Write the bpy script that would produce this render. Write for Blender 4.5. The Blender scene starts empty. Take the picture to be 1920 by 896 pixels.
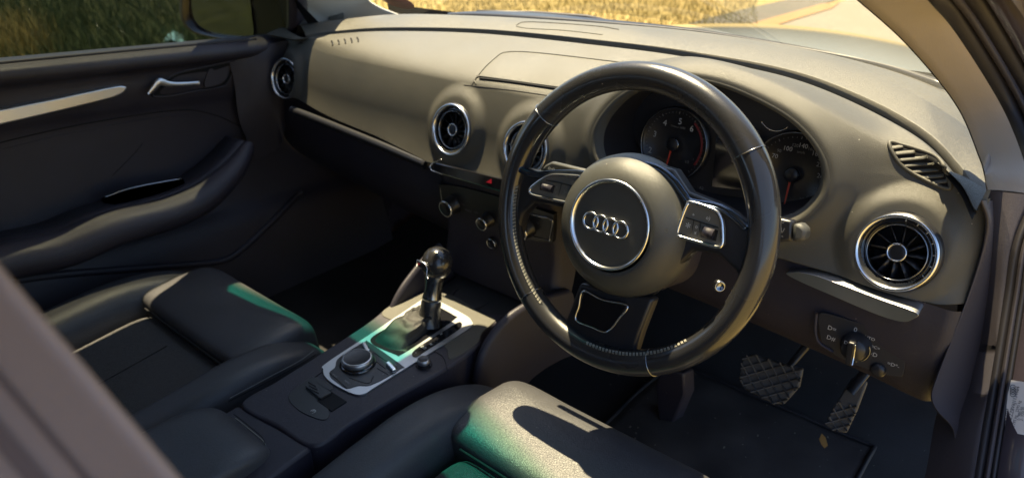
import bpy, bmesh, math, random
import numpy as np
from math import radians, sin, cos, pi, atan2, sqrt
from mathutils import Vector, Matrix
from mathutils.bvhtree import BVHTree
random.seed(7); rng = np.random.RandomState(7)
S = bpy.context.scene; COL = S.collection

# ------------------------------------------------------------------ camera
CP = np.array([0.3940, -0.6003, 0.4452]); FPX = 1302.16; PYC = 487.25
def cam_axes(yaw, pit, rol):
    y, p, r = map(radians, (yaw, pit, rol))
    f = np.array([-sin(y)*cos(p), cos(y)*cos(p), sin(p)])
    rt = np.array([cos(y), sin(y), 0.]); up = np.cross(rt, f)
    return cos(r)*rt+sin(r)*up, -sin(r)*rt+cos(r)*up, f
CR, CU, CF = cam_axes(44.1722, -34.1793, -7.3631)
cd = bpy.data.cameras.new('camera'); cam = bpy.data.objects.new('camera', cd); COL.objects.link(cam)
cam.matrix_world = Matrix(((CR[0], CU[0], -CF[0], CP[0]), (CR[1], CU[1], -CF[1], CP[1]), (CR[2], CU[2], -CF[2], CP[2]), (0, 0, 0, 1)))
cd.sensor_fit = 'HORIZONTAL'; cd.sensor_width = 36; cd.lens = 36*FPX/1920; cd.shift_y = (PYC-448)/1920
cd.clip_start = 0.02; cd.clip_end = 500
cd.dof.use_dof = True; cd.dof.focus_distance = 0.83; cd.dof.aperture_fstop = 5.8
S.camera = cam
# ------------------------------------------------------------------ light
SUN_K = (0.27, -0.37)                                    # metres the light moves in x, y while it falls one metre
sd = Vector((SUN_K[0], SUN_K[1], -1)).normalized()
W = bpy.data.worlds.new('World'); S.world = W; W.use_nodes = True
nt = W.node_tree; bg = nt.nodes['Background']; sky = nt.nodes.new('ShaderNodeTexSky')
sky.sky_type = 'NISHITA'; sky.sun_disc = False
sky.sun_elevation = math.asin(-sd.z); sky.sun_rotation = atan2(-sd.x, -sd.y)
nt.links.new(sky.outputs[0], bg.inputs[0]); bg.inputs[1].default_value = 0.09
sl = bpy.data.lights.new('sun', 'SUN'); sl.energy = 5.0; sl.angle = radians(0.53); sl.color = (1.0, 0.83, 0.53)
so = bpy.data.objects.new('sun', sl); COL.objects.link(so); so.location = (0, 3, 6)
so.rotation_euler = sd.to_track_quat('-Z', 'Y').to_euler()
S.view_settings.view_transform = 'Standard'; S.view_settings.look = 'None'
S.view_settings.exposure = 1.75; S.view_settings.gamma = 1; S.view_settings.use_curve_mapping = False
S.render.engine = 'CYCLES'; S.cycles.max_bounces = 10; S.cycles.transparent_max_bounces = 12
S.cycles.use_denoising = True

# ------------------------------------------------------------------ points: a sight line met with a plane or a surface already built
def ray(px, py): return CF + CR*(px-960)/FPX - CU*(py-PYC)/FPX
def at(px, py, **k):
    (a, val), = k.items(); i = 'xyz'.index(a); v = ray(px, py); return CP + v*((val-CP[i])/v[i])
def on(px, py, p0, n):
    v = ray(px, py); n = np.array(n, float); return CP + v*(((np.array(p0)-CP) @ n)/(v @ n))
def hit(bvh, px, py, off=0.0):
    v = Vector(ray(px, py)).normalized(); l, n, i, dd = bvh.ray_cast(Vector(CP), v)
    if l is None: return None
    if n.dot(v) > 0: n = -n
    return np.array(l + n*off)
def unit(v): v = np.array(v, float); return v/np.linalg.norm(v)

# ------------------------------------------------------------------ mesh helpers
class MB:
    def __init__(s): s.v = []; s.f = []; s.n = 0
    def add(s, v, f):
        v = np.asarray(v, float).reshape(-1, 3); s.v.append(v); s.f += [tuple(i+s.n for i in q) for q in f]; s.n += len(v); return s
    def data(s): return (np.concatenate(s.v) if s.v else np.zeros((0, 3))), s.f
def grid(P, cu=False, cv=False, keep=None):
    P = np.asarray(P, float); n, m = P.shape[:2]; f = []
    for i in range(n if cu else n-1):
        a = i*m; b = ((i+1) % n)*m
        for j in range(m if cv else m-1):
            k = (j+1) % m
            if keep is None or keep[i, j]: f.append((a+j, b+j, b+k, a+k))
    return P.reshape(-1, 3), f
def crom(pts, n, closed=False):
    P = np.array(pts, float); k = len(P)
    if closed: Q = np.concatenate([P[-1:], P, P[:2]]); segs = k
    else: Q = np.concatenate([2*P[:1]-P[1:2], P, 2*P[-1:]-P[-2:-1]]); segs = k-1
    t = np.linspace(0, segs, n, endpoint=not closed); i = np.minimum(t.astype(int), segs-1); u = (t-i).reshape((-1,)+(1,)*(P.ndim-1))
    a, b, c, d = Q[i], Q[i+1], Q[i+2], Q[i+3]
    return 0.5*((2*b)+(c-a)*u+(2*a-5*b+4*c-d)*u*u+(3*b-a-3*c+d)*u**3)
def arclen(P, n, closed=False):
    P = np.array(P); Q = np.concatenate([P, P[:1]]) if closed else P
    s = np.concatenate([[0], np.cumsum(np.linalg.norm(np.diff(Q, axis=0), axis=1))])
    t = np.linspace(0, s[-1], n, endpoint=not closed)
    return np.stack([np.interp(t, s, Q[:, i]) for i in range(3)], -1)
def tube(path, r, n=10, closed=False, nrm=None, sx=1.0, caps=True, mb=None):
    P = np.array(path, float); k = len(P); r = np.broadcast_to(np.array(r, float), (k,))
    T = np.gradient(P, axis=0) if not closed else (np.roll(P, -1, 0)-np.roll(P, 1, 0))
    T /= np.linalg.norm(T, axis=1)[:, None]+1e-12
    if nrm is None: nrm = np.array([0.13, 0.21, 0.97])
    rings = []; N = np.array(nrm, float)
    q = np.linspace(0, 2*pi, n, endpoint=False)
    for i in range(k):
        A = N - T[i]*(N @ T[i])
        if np.linalg.norm(A) < 1e-6: A = np.cross(T[i], [1, 0, 0.])
        A = unit(A); B = np.cross(T[i], A); N = A if nrm is None else N
        rings.append(P[i]+r[i]*(np.cos(q)[:, None]*A*sx+np.sin(q)[:, None]*B))
    v, f = grid(np.array(rings), closed, True)
    if not closed and caps: f = f+[tuple(range(n))[::-1], tuple(range((k-1)*n, k*n))]
    mb = mb or MB(); return mb.add(v, f)
def lathe(prof, c, axis, n=48, mb=None, xa=None):
    a = unit(axis); x = unit(np.cross([0, 0, 1.] if abs(a[2]) < .9 else [1., 0, 0], a)) if xa is None else unit(xa); y = np.cross(a, x)
    q = np.linspace(0, 2*pi, n, endpoint=False); d = np.cos(q)[:, None]*x+np.sin(q)[:, None]*y
    P = np.array([np.array(c)+r*d+h*a for r, h in prof])
    v, f = grid(P, False, True); mb = mb or MB(); return mb.add(v, f)
def prism(poly, depth, mb=None):
    """poly: 3D ring; depth: extrusion vector (back face = poly + depth)"""
    P = np.array(poly, float); k = len(P); Q = P+np.array(depth)
    f = [tuple(range(k)), tuple(range(2*k-1, k-1, -1))]+[(i, i+k, (i+1) % k+k, (i+1) % k) for i in range(k)]
    mb = mb or MB(); return mb.add(np.concatenate([P, Q]), f)
def box(c, h, fr=None, mb=None):
    fr = np.eye(3) if fr is None else np.array(fr); c = np.array(c); s = [(-1, -1), (1, -1), (1, 1), (-1, 1)]
    v = [c+fr[0]*h[0]*a+fr[1]*h[1]*b+fr[2]*h[2]*z for z in (-1, 1) for a, b in s]
    f = [(3, 2, 1, 0), (4, 5, 6, 7)]+[(i, (i+1) % 4, (i+1) % 4+4, i+4) for i in range(4)]
    mb = mb or MB(); return mb.add(v, f)
def sell(c, h, e=(0.4, 0.4), fr=None, nu=48, nv=32, warp=None, mb=None):
    """cushion-like superellipsoid; warp(local unit coords array, local pts) -> pts"""
    fr = np.eye(3) if fr is None else np.array(fr)
    u = np.linspace(0, 2*pi, nu, endpoint=False); v = np.linspace(-pi/2, pi/2, nv)
    sp = lambda t, p: np.sign(t)*np.abs(t)**p
    X = sp(np.cos(v)[:, None], e[0])*sp(np.cos(u)[None], e[1]); Y = sp(np.cos(v)[:, None], e[0])*sp(np.sin(u)[None], e[1]); Z = sp(np.sin(v)[:, None], e[0])*np.ones_like(u)[None]
    L = np.stack([X, Y, Z], -1); Q = L*np.array(h)
    if warp is not None: Q = warp(L, Q)
    P = np.array(c)+Q[..., 0:1]*fr[0]+Q[..., 1:2]*fr[1]+Q[..., 2:3]*fr[2]
    vv, f = grid(P, False, True); mb = mb or MB(); return mb.add(vv, f)
def link(name, mb, mat, parent=None, smooth=True, bevel=0, solid=0, sub=0, seg=2, off=-1, auto=None):
    v, f = mb.data(); me = bpy.data.meshes.new(name)
    o = bpy.data.objects.new(name, me); COL.objects.link(o)
    org = np.zeros(3)
    if parent is not None:
        o.parent = parent; p = parent
        while p.parent: p = p.parent
        org = np.array(p.location)
    me.from_pydata((v-org).tolist(), [], f); me.validate(); me.update()
    if mat is not None: me.materials.append(M[mat] if isinstance(mat, str) else mat)
    if smooth:
        me.polygons.foreach_set('use_smooth', [True]*len(me.polygons))
        if auto is not None: me.set_sharp_from_angle(angle=radians(auto))
    if solid: m = o.modifiers.new('s', 'SOLIDIFY'); m.thickness = solid; m.offset = off
    if bevel: m = o.modifiers.new('b', 'BEVEL'); m.width = bevel; m.segments = seg; m.limit_method = 'ANGLE'; m.angle_limit = radians(40); m.harden_normals = False
    if sub: m = o.modifiers.new('u', 'SUBSURF'); m.levels = m.render_levels = sub
    return o
def thing(name, label, cat, loc=(0, 0, 0), group=None):
    o = bpy.data.objects.new(name, None); COL.objects.link(o); o.location = loc; o.empty_display_size = .05
    o['label'] = label; o['category'] = cat
    if group: o['group'] = group
    return o
def tag(o, label, cat, group=None):
    o['label'] = label; o['category'] = cat
    if group: o['group'] = group
    return o
def bvh_of(mb):
    v, f = mb.data(); return BVHTree.FromPolygons([tuple(x) for x in v], f)
FONT_CACHE = {}
def text(s, size, c, xa, ya, mb=None, ext=0.00012, wide=1.0):
    if s not in FONT_CACHE:
        cu = bpy.data.curves.new('t', 'FONT'); cu.body = s; cu.align_x = 'CENTER'; cu.align_y = 'CENTER'; cu.resolution_u = 2
        o = bpy.data.objects.new('t', cu); COL.objects.link(o); dg = bpy.context.evaluated_depsgraph_get()
        me = bpy.data.meshes.new_from_object(o.evaluated_get(dg))
        FONT_CACHE[s] = (np.array([tuple(q.co) for q in me.vertices]).reshape(-1, 3), [tuple(p.vertices) for p in me.polygons])
        bpy.data.objects.remove(o); bpy.data.curves.remove(cu); bpy.data.meshes.remove(me)
    v, f = FONT_CACHE[s]; xa = unit(xa); ya = unit(np.array(ya)-xa*(np.array(ya) @ xa)); n = np.cross(xa, ya)
    mb = mb or MB(); return mb.add(np.array(c)+n*ext+v[:, 0:1]*size*wide*xa+v[:, 1:2]*size*ya, f)

# ------------------------------------------------------------------ materials
M = {}
def mat(name, col, rough=.5, metal=0, bump=None, dust=0, spec=.5, coat=0, var=0, sheen=0):
    m = bpy.data.materials.new(name); m.use_nodes = True; t = m.node_tree; b = t.nodes['Principled BSDF']
    b.inputs['Base Color'].default_value = (*col, 1); b.inputs['Roughness'].default_value = rough
    b.inputs['Metallic'].default_value = metal; b.inputs['Specular IOR Level'].default_value = spec
    b.inputs['Coat Weight'].default_value = coat; b.inputs['Coat Roughness'].default_value = .08
    if sheen: b.inputs['Sheen Weight'].default_value = sheen; b.inputs['Sheen Roughness'].default_value = .4
    tc = t.nodes.new('ShaderNodeTexCoord'); N = t.nodes.new; L = t.links.new
    if var or dust:
        no = N('ShaderNodeTexNoise'); no.inputs['Scale'].default_value = 9; no.inputs['Detail'].default_value = 6; L(tc.outputs['Object'], no.inputs['Vector'])
        mr = N('ShaderNodeMapRange'); mr.inputs[1].default_value = .3; mr.inputs[2].default_value = .7; mr.inputs[3].default_value = 1-var; mr.inputs[4].default_value = 1+var; L(no.outputs[0], mr.inputs[0])
        mx = N('ShaderNodeVectorMath'); mx.operation = 'SCALE'; mx.inputs[0].default_value = col; L(mr.outputs[0], mx.inputs['Scale']); out = mx.outputs[0]
        r2 = N('ShaderNodeMapRange'); r2.inputs[1].default_value = .3; r2.inputs[2].default_value = .7; r2.inputs[3].default_value = max(.02, rough-.07); r2.inputs[4].default_value = min(1, rough+.07); L(no.outputs[0], r2.inputs[0]); L(r2.outputs[0], b.inputs['Roughness'])
        if dust:
            vo = N('ShaderNodeTexVoronoi'); vo.inputs['Scale'].default_value = 120; L(tc.outputs['Object'], vo.inputs['Vector'])
            wn = N('ShaderNodeTexWhiteNoise'); L(vo.outputs['Position'], wn.inputs['Vector'])
            a = N('ShaderNodeMath'); a.operation = 'LESS_THAN'; a.inputs[1].default_value = .075; L(vo.outputs['Distance'], a.inputs[0])
            c = N('ShaderNodeMath'); c.operation = 'LESS_THAN'; c.inputs[1].default_value = dust; L(wn.outputs['Value'], c.inputs[0])
            e = N('ShaderNodeMath'); e.operation = 'MULTIPLY'; L(a.outputs[0], e.inputs[0]); L(c.outputs[0], e.inputs[1])
            mi = N('ShaderNodeMixRGB'); mi.inputs[2].default_value = (.35, .32, .27, 1); L(e.outputs[0], mi.inputs[0]); L(out, mi.inputs[1]); out = mi.outputs[0]
        L(out, b.inputs['Base Color'])
    if bump:
        kind, sc, st = bump
        if kind == 'grain':
            x = N('ShaderNodeTexVoronoi'); x.feature = 'DISTANCE_TO_EDGE'; x.inputs['Scale'].default_value = sc; nz = N('ShaderNodeTexNoise'); nz.inputs['Scale'].default_value = sc*.6
            vm = N('ShaderNodeVectorMath'); vm.operation = 'MULTIPLY_ADD'; vm.inputs[1].default_value = (.0025,)*3; L(nz.outputs['Color'], vm.inputs[0]); L(tc.outputs['Object'], vm.inputs[2]); L(vm.outputs[0], x.inputs['Vector'])
            mp = N('ShaderNodeMapRange'); mp.inputs[1].default_value = 0; mp.inputs[2].default_value = .25; L(x.outputs['Distance'], mp.inputs[0]); h = mp.outputs[0]
        elif kind == 'noise':
            x = N('ShaderNodeTexNoise'); x.inputs['Scale'].default_value = sc; x.inputs['Detail'].default_value = 5; L(tc.outputs['Object'], x.inputs['Vector']); h = x.outputs[0]
        elif kind == 'weave':
            x = N('ShaderNodeTexWave'); x.inputs['Scale'].default_value = sc; L(tc.outputs['Object'], x.inputs['Vector']); y = N('ShaderNodeTexWave'); y.bands_direction = 'Z'; y.inputs['Scale'].default_value = sc; L(tc.outputs['Object'], y.inputs['Vector'])
            ad = N('ShaderNodeMath'); L(x.outputs[1], ad.inputs[0]); L(y.outputs[1], ad.inputs[1]); h = ad.outputs[0]
        bp = N('ShaderNodeBump'); bp.inputs['Strength'].default_value = st; bp.inputs['Distance'].default_value = .0012; L(h, bp.inputs['Height']); L(bp.outputs[0], b.inputs['Normal'])
    M[name] = m; return m
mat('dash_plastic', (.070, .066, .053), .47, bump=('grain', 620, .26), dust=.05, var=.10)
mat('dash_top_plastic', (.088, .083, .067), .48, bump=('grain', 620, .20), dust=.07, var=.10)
mat('dark_plastic', (.026, .023, .034), .5, bump=('grain', 500, .2), var=.12, dust=.03)
mat('door_plastic', (.034, .030, .040), .42, bump=('grain', 450, .25), var=.12)
mat('shroud_plastic', (.020, .019, .022), .55)
mat('sky_tint_gloss', (.10, .13, .19), .16, .9)  # black gloss trim; its bluish sky reflection is put into the colour
mat('gap', (.006, .006, .007), .9)
mat('gloss_black', (.010, .010, .012), .10, coat=1)
mat('satin_black', (.018, .018, .021), .32)
mat('chrome', (.78, .79, .81), .24, 1)
mat('door_silver', (.70, .71, .74), .38, 1, var=.05)
mat('satin_silver', (.50, .51, .53), .40, 1, var=.05)
mat('dark_chrome', (.30, .31, .33), .22, 1)
mat('leather', (.052, .052, .057), .45, bump=('grain', 300, .20), var=.12, dust=.004, spec=.45)
mat('boot_leather', (.030, .029, .028), .5, bump=('grain', 500, .3), var=.2)
mat('belt_edge', (.13, .10, .10), .85, bump=('weave', 500, .3))
mat('seat_fabric', (.050, .050, .052), .42, bump=('grain', 500, .6), var=.1)
mat('rim_leather', (.026, .026, .028), .30, bump=('grain', 600, .10), var=.15, dust=.02, coat=.35)
mat('rim_smooth', (.022, .022, .024), .24, bump=('noise', 60, .05), var=.15, coat=.5)
mat('airbag_plastic', (.056, .056, .051), .42, bump=('grain', 700, .15), var=.06, dust=.03)
mat('button_plastic', (.12, .115, .10), .45, var=.05)
mat('thread', (.28, .27, .23), .8)
mat('white_mark', (.62, .62, .60), .6)
mat('numeral_mark', (.50, .50, .50), .6)
mat('dim_mark', (.22, .22, .22), .6)
mat('red_mark', (.14, .010, .012), .5)
mat('needle_red', (.60, .07, .04), .45)
mat('hazard_red', (.65, .02, .04), .35)
mat('carpet', (.022, .020, .021), .95, bump=('noise', 700, 1.0), var=.45, dust=.08)
mat('mat_felt', (.040, .032, .030), .95, bump=('noise', 700, 1.0), var=.45, dust=.12)
mat('pedal_rubber', (.050, .050, .052), .7, var=.15)
mat('pillar_fabric', (.52, .45, .385), .9, bump=('weave', 260, .25), var=.06)
mat('pillar_pale', (.66, .64, .60), .9, bump=('noise', 700, .2), var=.05)
mat('kick_plastic', (.040, .034, .040), .6, bump=('grain', 500, .15))
mat('rubber', (.018, .016, .019), .55, var=.1)
mat('body_paint', (.045, .036, .046), .32, coat=.6, var=.08)
mat('bonnet_paint', (.035, .050, .045), .25, coat=1)
mat('label_paper', (.62, .60, .58), .6, var=.04)
mat('label_grit', (.16, .14, .11), .9)
mat('ink', (.04, .04, .05), .7)
mat('belt_webbing', (.27, .215, .20), .85, bump=('weave', 500, .3), var=.08)
mat('leaf', (.35, .17, .04), .8, var=.3)
mat('mirror', (.42, .43, .46), .03, 1)
mat('sticker', (.35, .10, .10), .6, var=.1)
mat('litter_blue', (.25, .50, .60), .4)
mat('headliner', (.20, .20, .23), .95)
def glass(name, tint, refl=.06, rough=.0):
    m = bpy.data.materials.new(name); m.use_nodes = True; t = m.node_tree; t.nodes.remove(t.nodes['Principled BSDF'])
    a = t.nodes.new('ShaderNodeBsdfTransparent'); a.inputs[0].default_value = (*tint, 1); g = t.nodes.new('ShaderNodeBsdfGlossy'); g.inputs['Roughness'].default_value = rough
    fr = t.nodes.new('ShaderNodeFresnel'); fr.inputs[0].default_value = 1.3; mx = t.nodes.new('ShaderNodeMixShader')
    mu = t.nodes.new('ShaderNodeMath'); mu.operation = 'MULTIPLY'; mu.inputs[1].default_value = refl*16; t.links.new(fr.outputs[0], mu.inputs[0])
    t.links.new(mu.outputs[0], mx.inputs[0]); t.links.new(a.outputs[0], mx.inputs[1]); t.links.new(g.outputs[0], mx.inputs[2]); t.links.new(mx.outputs[0], t.nodes['Material Output'].inputs[0])
    M[name] = m; return m
glass('clear_glass', (.96, .97, .94), .02); glass('shade_glass', (.03, .45, .42), .03); glass('side_glass', (.50, .52, .50), .03)

# ------------------------------------------------------------------ dashboard
dash = thing('dashboard', 'dusty dark grey dashboard with round air vents, lit by the sun, under the windscreen', 'dashboard', (-.366, .25, -.1))
seam_px = [(560, 72, .040), (620, 64, .045), (720, 58, .055), (900, 62, .062), (1130, 85, .070), (1300, 108, .075), (1500, 150, .078), (1700, 240, .063), (1795, 322, .046), (1832, 388, .034)]
seam = crom([at(a, b, z=c) for a, b, c in seam_px], 300)
o_ = np.argsort(seam[:, 0]); sx_, sy_, sz_ = seam[o_, 0], seam[o_, 1], seam[o_, 2]
def seam_at(x): return np.interp(x, sx_, sy_), np.interp(x, sx_, sz_)
def sm(t): t = np.clip(t, 0, 1); return t*t*(3-2*t)
WC = .072
def y0(x): return .170+.037*np.clip((-.75-x)/.25, 0, 1.4)**2+.9*np.clip(x-.318, 0, 1)**1.5*4
AL = radians(23)
def wbot(x): return np.interp(x, [-1.1, -.9, -.65, -.5, -.25, -.15, .1, .4], [-.036, -.040, -.056, -.073, -.070, -.062, -.055, -.055])
def plane_pt(x, w):                                     # slightly bowed fascia face
    y = y0(x)+w*math.tan(AL)*.92+2.3*w*np.abs(w)*.9; return np.stack([x, y, -.037+w*.92], -1)
def base_pt(x, w, ws):
    A = plane_pt(x, np.minimum(w, WC)); B0 = plane_pt(x, np.full_like(x, WC)); ys, zs = seam_at(x)
    Sm = np.stack([x, ys, zs], -1); t = np.clip((w-WC)/(ws-WC), 0, 1)[..., None]
    T0 = np.array([0, .60, .64])*.06; T1 = np.array([0, .9, .10])*.12
    h = (2*t**3-3*t**2+1)*B0+(t**3-2*t**2+t)*T0*1.8+(-2*t**3+3*t**2)*Sm+(t**3-t**2)*T1
    return np.where((w > WC)[..., None], h, A)
egg_px = [(1113, 250), (1135, 205), (1180, 165), (1260, 140), (1360, 150), (1480, 205), (1545, 268), (1566, 330), (1550, 378), (1497, 418), (1400, 430), (1270, 410), (1170, 360), (1120, 300)]
pn = np.array([0, -cos(AL), sin(AL)])
egg = crom([on(a, b, (0, .160, -.037), pn) for a, b in egg_px], 160, True)
egg2 = np.stack([egg[:, 0], (egg[:, 2]+.037)/.92], -1)    # (x, w)
def egg_dist(x, w):
    p = np.stack([x, w], -1).reshape(-1, 2); a = egg2; b = np.roll(egg2, -1, 0)
    ab = b-a; dmin = np.full(len(p), 9.); ins = np.zeros(len(p), bool)
    for i in range(len(a)):
        t = np.clip(((p-a[i]) @ ab[i])/(ab[i] @ ab[i]), 0, 1); dd = np.linalg.norm(p-a[i]-t[:, None]*ab[i], axis=1); dmin = np.minimum(dmin, dd)
        c = (a[i, 1] > p[:, 1]) != (b[i, 1] > p[:, 1]); xi = a[i, 0]+(p[:, 1]-a[i, 1])/(b[i, 1]-a[i, 1]+1e-12)*ab[i, 0]; ins ^= c & (p[:, 0] < xi)
    return np.where(ins, -dmin, dmin).reshape(x.shape)
VENTS = [((-1.0, .189, -.0388), 7.3), ((-.4494, .1574, -.0357), 0), ((-.2822, .1574, -.0357), 0), ((.2681, .1522, -.0388), -7.3)]
VR = .0436
def dash_surface(X, V):
    ws = WC+np.hypot(seam_at(X)[0]-plane_pt(X, np.full_like(X, WC))[..., 1], seam_at(X)[1]-plane_pt(X, np.full_like(X, WC))[..., 2])
    wb = wbot(X); Wd = wb+(ws-wb)*V
    P = base_pt(X, Wd, ws); Q = plane_pt(X, Wd)
    e = egg_dist(X, Wd); fade = 1-sm((Wd-(ws-.035))/.035)
    k = (1-sm(e/.085))*fade*(np.abs(X) < .32)
    Pf = np.stack([X, .160+Wd*.92*math.tan(AL), -.037+.92*Wd], -1)
    P = P*(1-k[..., None])+Pf*k[..., None]
    lip = np.exp(-(np.maximum(e, 0)/.016)**2)*fade; P = P+lip[..., None]*np.array([0, -.010, .002])
    for (c, yw) in VENTS:                                # raised cup round each vent
        r = np.hypot(X-c[0], (Wd-(c[2]+.037)/.92)*1.0); h = .010*(1-sm((r-.048)/.026))
        P = P+h[..., None]*np.array([0, -.92, .30])
    return P, e, Wd
xs = np.concatenate([np.linspace(-1.09, -.2, 330), np.linspace(-.198, .372, 250)]); vs = np.linspace(0, 1, 150)
X, V = np.meshgrid(xs, vs, indexing='ij'); P, e, Wd = dash_surface(X, V)
# rolled edges at the seam and under the bottom
P[:, -1] += np.array([0, .004, -.010]); P[:, -2] += np.array([0, .001, -.002]); P[:, 0] += np.array([0, .016, -.004]); P[:, 1] += np.array([0, .004, -.001])
keep = np.ones((len(xs), len(vs)), bool)
keep &= ~(e < -.004)
for (c, yw) in VENTS: keep &= ~(np.hypot(X-c[0], Wd-(c[2]+.037)/.92) < .040)
ln = [(376, 1836), (410, 1848), (450, 1845), (500, 1832), (560, 1812), (600, 1797), (640, 1782), (680, 1766), (720, 1751), (745, 1746), (770, 1757), (800, 1784), (830, 1790), (880, 1787), (930, 1784)]
_B0 = bvh_of(MB().add(*grid(P, keep=keep)))
lim = [(h_[2], h_[0]) for h_ in (hit(_B0, l, py) for py, l in ln[:6]) if h_ is not None]; lim.sort()
zc_, xc_ = np.array([q[0] for q in lim]), np.array([q[1] for q in lim])
keep &= ~(X > np.interp(P[..., 2], zc_, xc_))
mbF = MB(); mbF.add(*grid(P, keep=keep[:, :])); BF = bvh_of(mbF)
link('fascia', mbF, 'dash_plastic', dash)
# top pad beyond the seam
base_px = [(560, 50, .02), (640, 40, .03), (750, 29, .040), (900, 33, .046), (1100, 44, .05), (1280, 58, .052), (1450, 82, .052), (1620, 118, .052), (1770, 168, .046), (1850, 230, .036), (1890, 300, .028)]
base = crom([at(a, b, z=c) for a, b, c in base_px], 240)
sm2 = seam+np.array([0, .019, .0005]); sm2[:, 1] -= np.interp(seam[:, 0], [.20, .33], [0, .010])
sg = arclen(sm2, 240); bs = arclen(base, 240)
rows = []
for t in [0, .006, .02, .06] + list(np.linspace(.12, 1, 22)):
    q = sg*(1-t)+bs*t; q = q+np.array([0, 0, .012*sin(pi*min(1, t*1.0))]); rows.append(q)
rows[0] = rows[0]+np.array([0, 0, -.012])
mbT = MB(); mbT.add(*grid(np.array(rows))); BT = bvh_of(mbT)
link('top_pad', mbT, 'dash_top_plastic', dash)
# dark groove between the two pads
_k = seam[:, 0] < .334; seam_g = seam[_k]; sm2_g = sm2[_k]
g = [seam_g+np.array([0, .001, -.009]), (seam_g+sm2_g)/2+np.array([0, 0, -.013]), sm2_g+np.array([0, .001, -.011])]
link('seam_groove', MB().add(*grid(np.array([g[0]+np.array([0, -.01, -.002]), g[0], g[1], g[2], g[2]+np.array([0, .012, -.004])]))), 'gap', dash)
cw = np.array([[q+np.array([0, -.01, -.004]), q+np.array([0, .03, -.03]), np.array([q[0]*1.0, max(q[1]+.05, .66), -.10]), np.array([q[0], .64, -.30])] for q in bs]); cw = np.swapaxes(cw, 0, 1)
link('scuttle', MB().add(*grid(cw)), 'gap', dash)
ALLB = [BF, BT]
def hits(px, off=0.0006, b=None, n=None, closed=False):
    pts = []
    for p in px:
        best = None
        for q in ([b] if b else ALLB):
            h = hit(q, p[0], p[1], off)
            if h is not None and (best is None or np.linalg.norm(h-CP) < np.linalg.norm(best-CP)): best = h
        if best is not None: pts.append(best)
    return pts
def dense(px, n, closed=False): return crom([(a, b, 0) for a, b in px], n, closed)[:, :2]
def line(name, px, r, m, parent, off=.0002, b=None, n=60, closed=False, nseg=6):
    h = hits(dense(px, n, closed), off, b)
    if len(h) > 3: return link(name, tube(h, r, nseg, closed), m, parent)
# display lid and its slot, glovebox crease
lid = line('display_lid_gap', [(884, 161), (905, 132), (928, 110), (946, 99), (985, 98), (1050, 104), (1150, 116), (1250, 128)], .0008, 'gap', dash, b=BF)
line('display_lid_gap', [(870, 160), (960, 170), (1050, 183)], .0006, 'gap', dash, b=BF)
slot = hits([(893, 158), (891, 151), (896, 145), (906, 144), (1060, 166), (1062, 172), (1040, 172)], .0008, BF)
sl1 = hits(dense([(900, 147), (960, 154), (1056, 168)], 30), .0006, BF)
link('display_slot', tube(sl1, .0030, 8, sx=.35), 'gap', dash)
line('display_slot_lip', [(893, 158), (890, 151), (897, 145), (910, 145), (1060, 166)], .0009, 'dash_top_plastic', dash, b=BF, off=.001)
line('speaker_cover_gap', [(968, 48), (985, 42), (1040, 44), (1120, 50), (1160, 56)], .0008, 'gap', dash, b=BT)
line('speaker_cover_gap', [(968, 50), (990, 54), (1060, 58), (1130, 66)], .0006, 'gap', dash, b=BT)
# demister outlets: leaf shaped, slatted
def demister(out_px, slats, name='demister_grille'):
    o = dense(out_px, 70, True); h = hits(o, .0010, BF)
    if len(h) < 10: return
    oc = o.mean(0); mb = MB(); n = len(h); rg = [h]+[hits(oc+(o-oc)*q, .0010, BF) for q in (.8, .6, .4, .2, .02)]
    if min(len(r) for r in rg) < n: return
    mb.add(*grid(np.array(rg), False, True))
    g = link(name, mb, 'gap', dash); link('frame', tube(h, .0023, 8, True), 'dash_top_plastic', g)
    for a, b in slats:
        q = hits([(a[0]+(b[0]-a[0])*t, a[1]+(b[1]-a[1])*t) for t in np.linspace(.08, .92, 10)], .0017, BF)
        if len(q) > 3: link('slat', tube(q, .0027, 8, nrm=(0, -.5, .85), sx=.25), 'dash_top_plastic', g)
demister([(1667, 269), (1690, 272), (1730, 284), (1758, 298), (1774, 322), (1782, 351), (1770, 353), (1735, 338), (1700, 318), (1680, 298)],
         [((1669, 279), (1695, 275)), ((1674, 289), (1720, 285)), ((1680, 301), (1745, 294)), ((1687, 312), (1759, 304)), ((1702, 324), (1767, 316)), ((1722, 335), (1774, 328)), ((1745, 344), (1779, 339))])
for i in range(5):
    a = 622+i*12; b_ = 81-i*1.6
    q = hits([(a, b_-3), (a+2, b_+1), (a+2, b_+5)], .0008, BF)
    if len(q) == 3: link('demister_slot', tube(q, .0016, 5), 'gap', dash)
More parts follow.
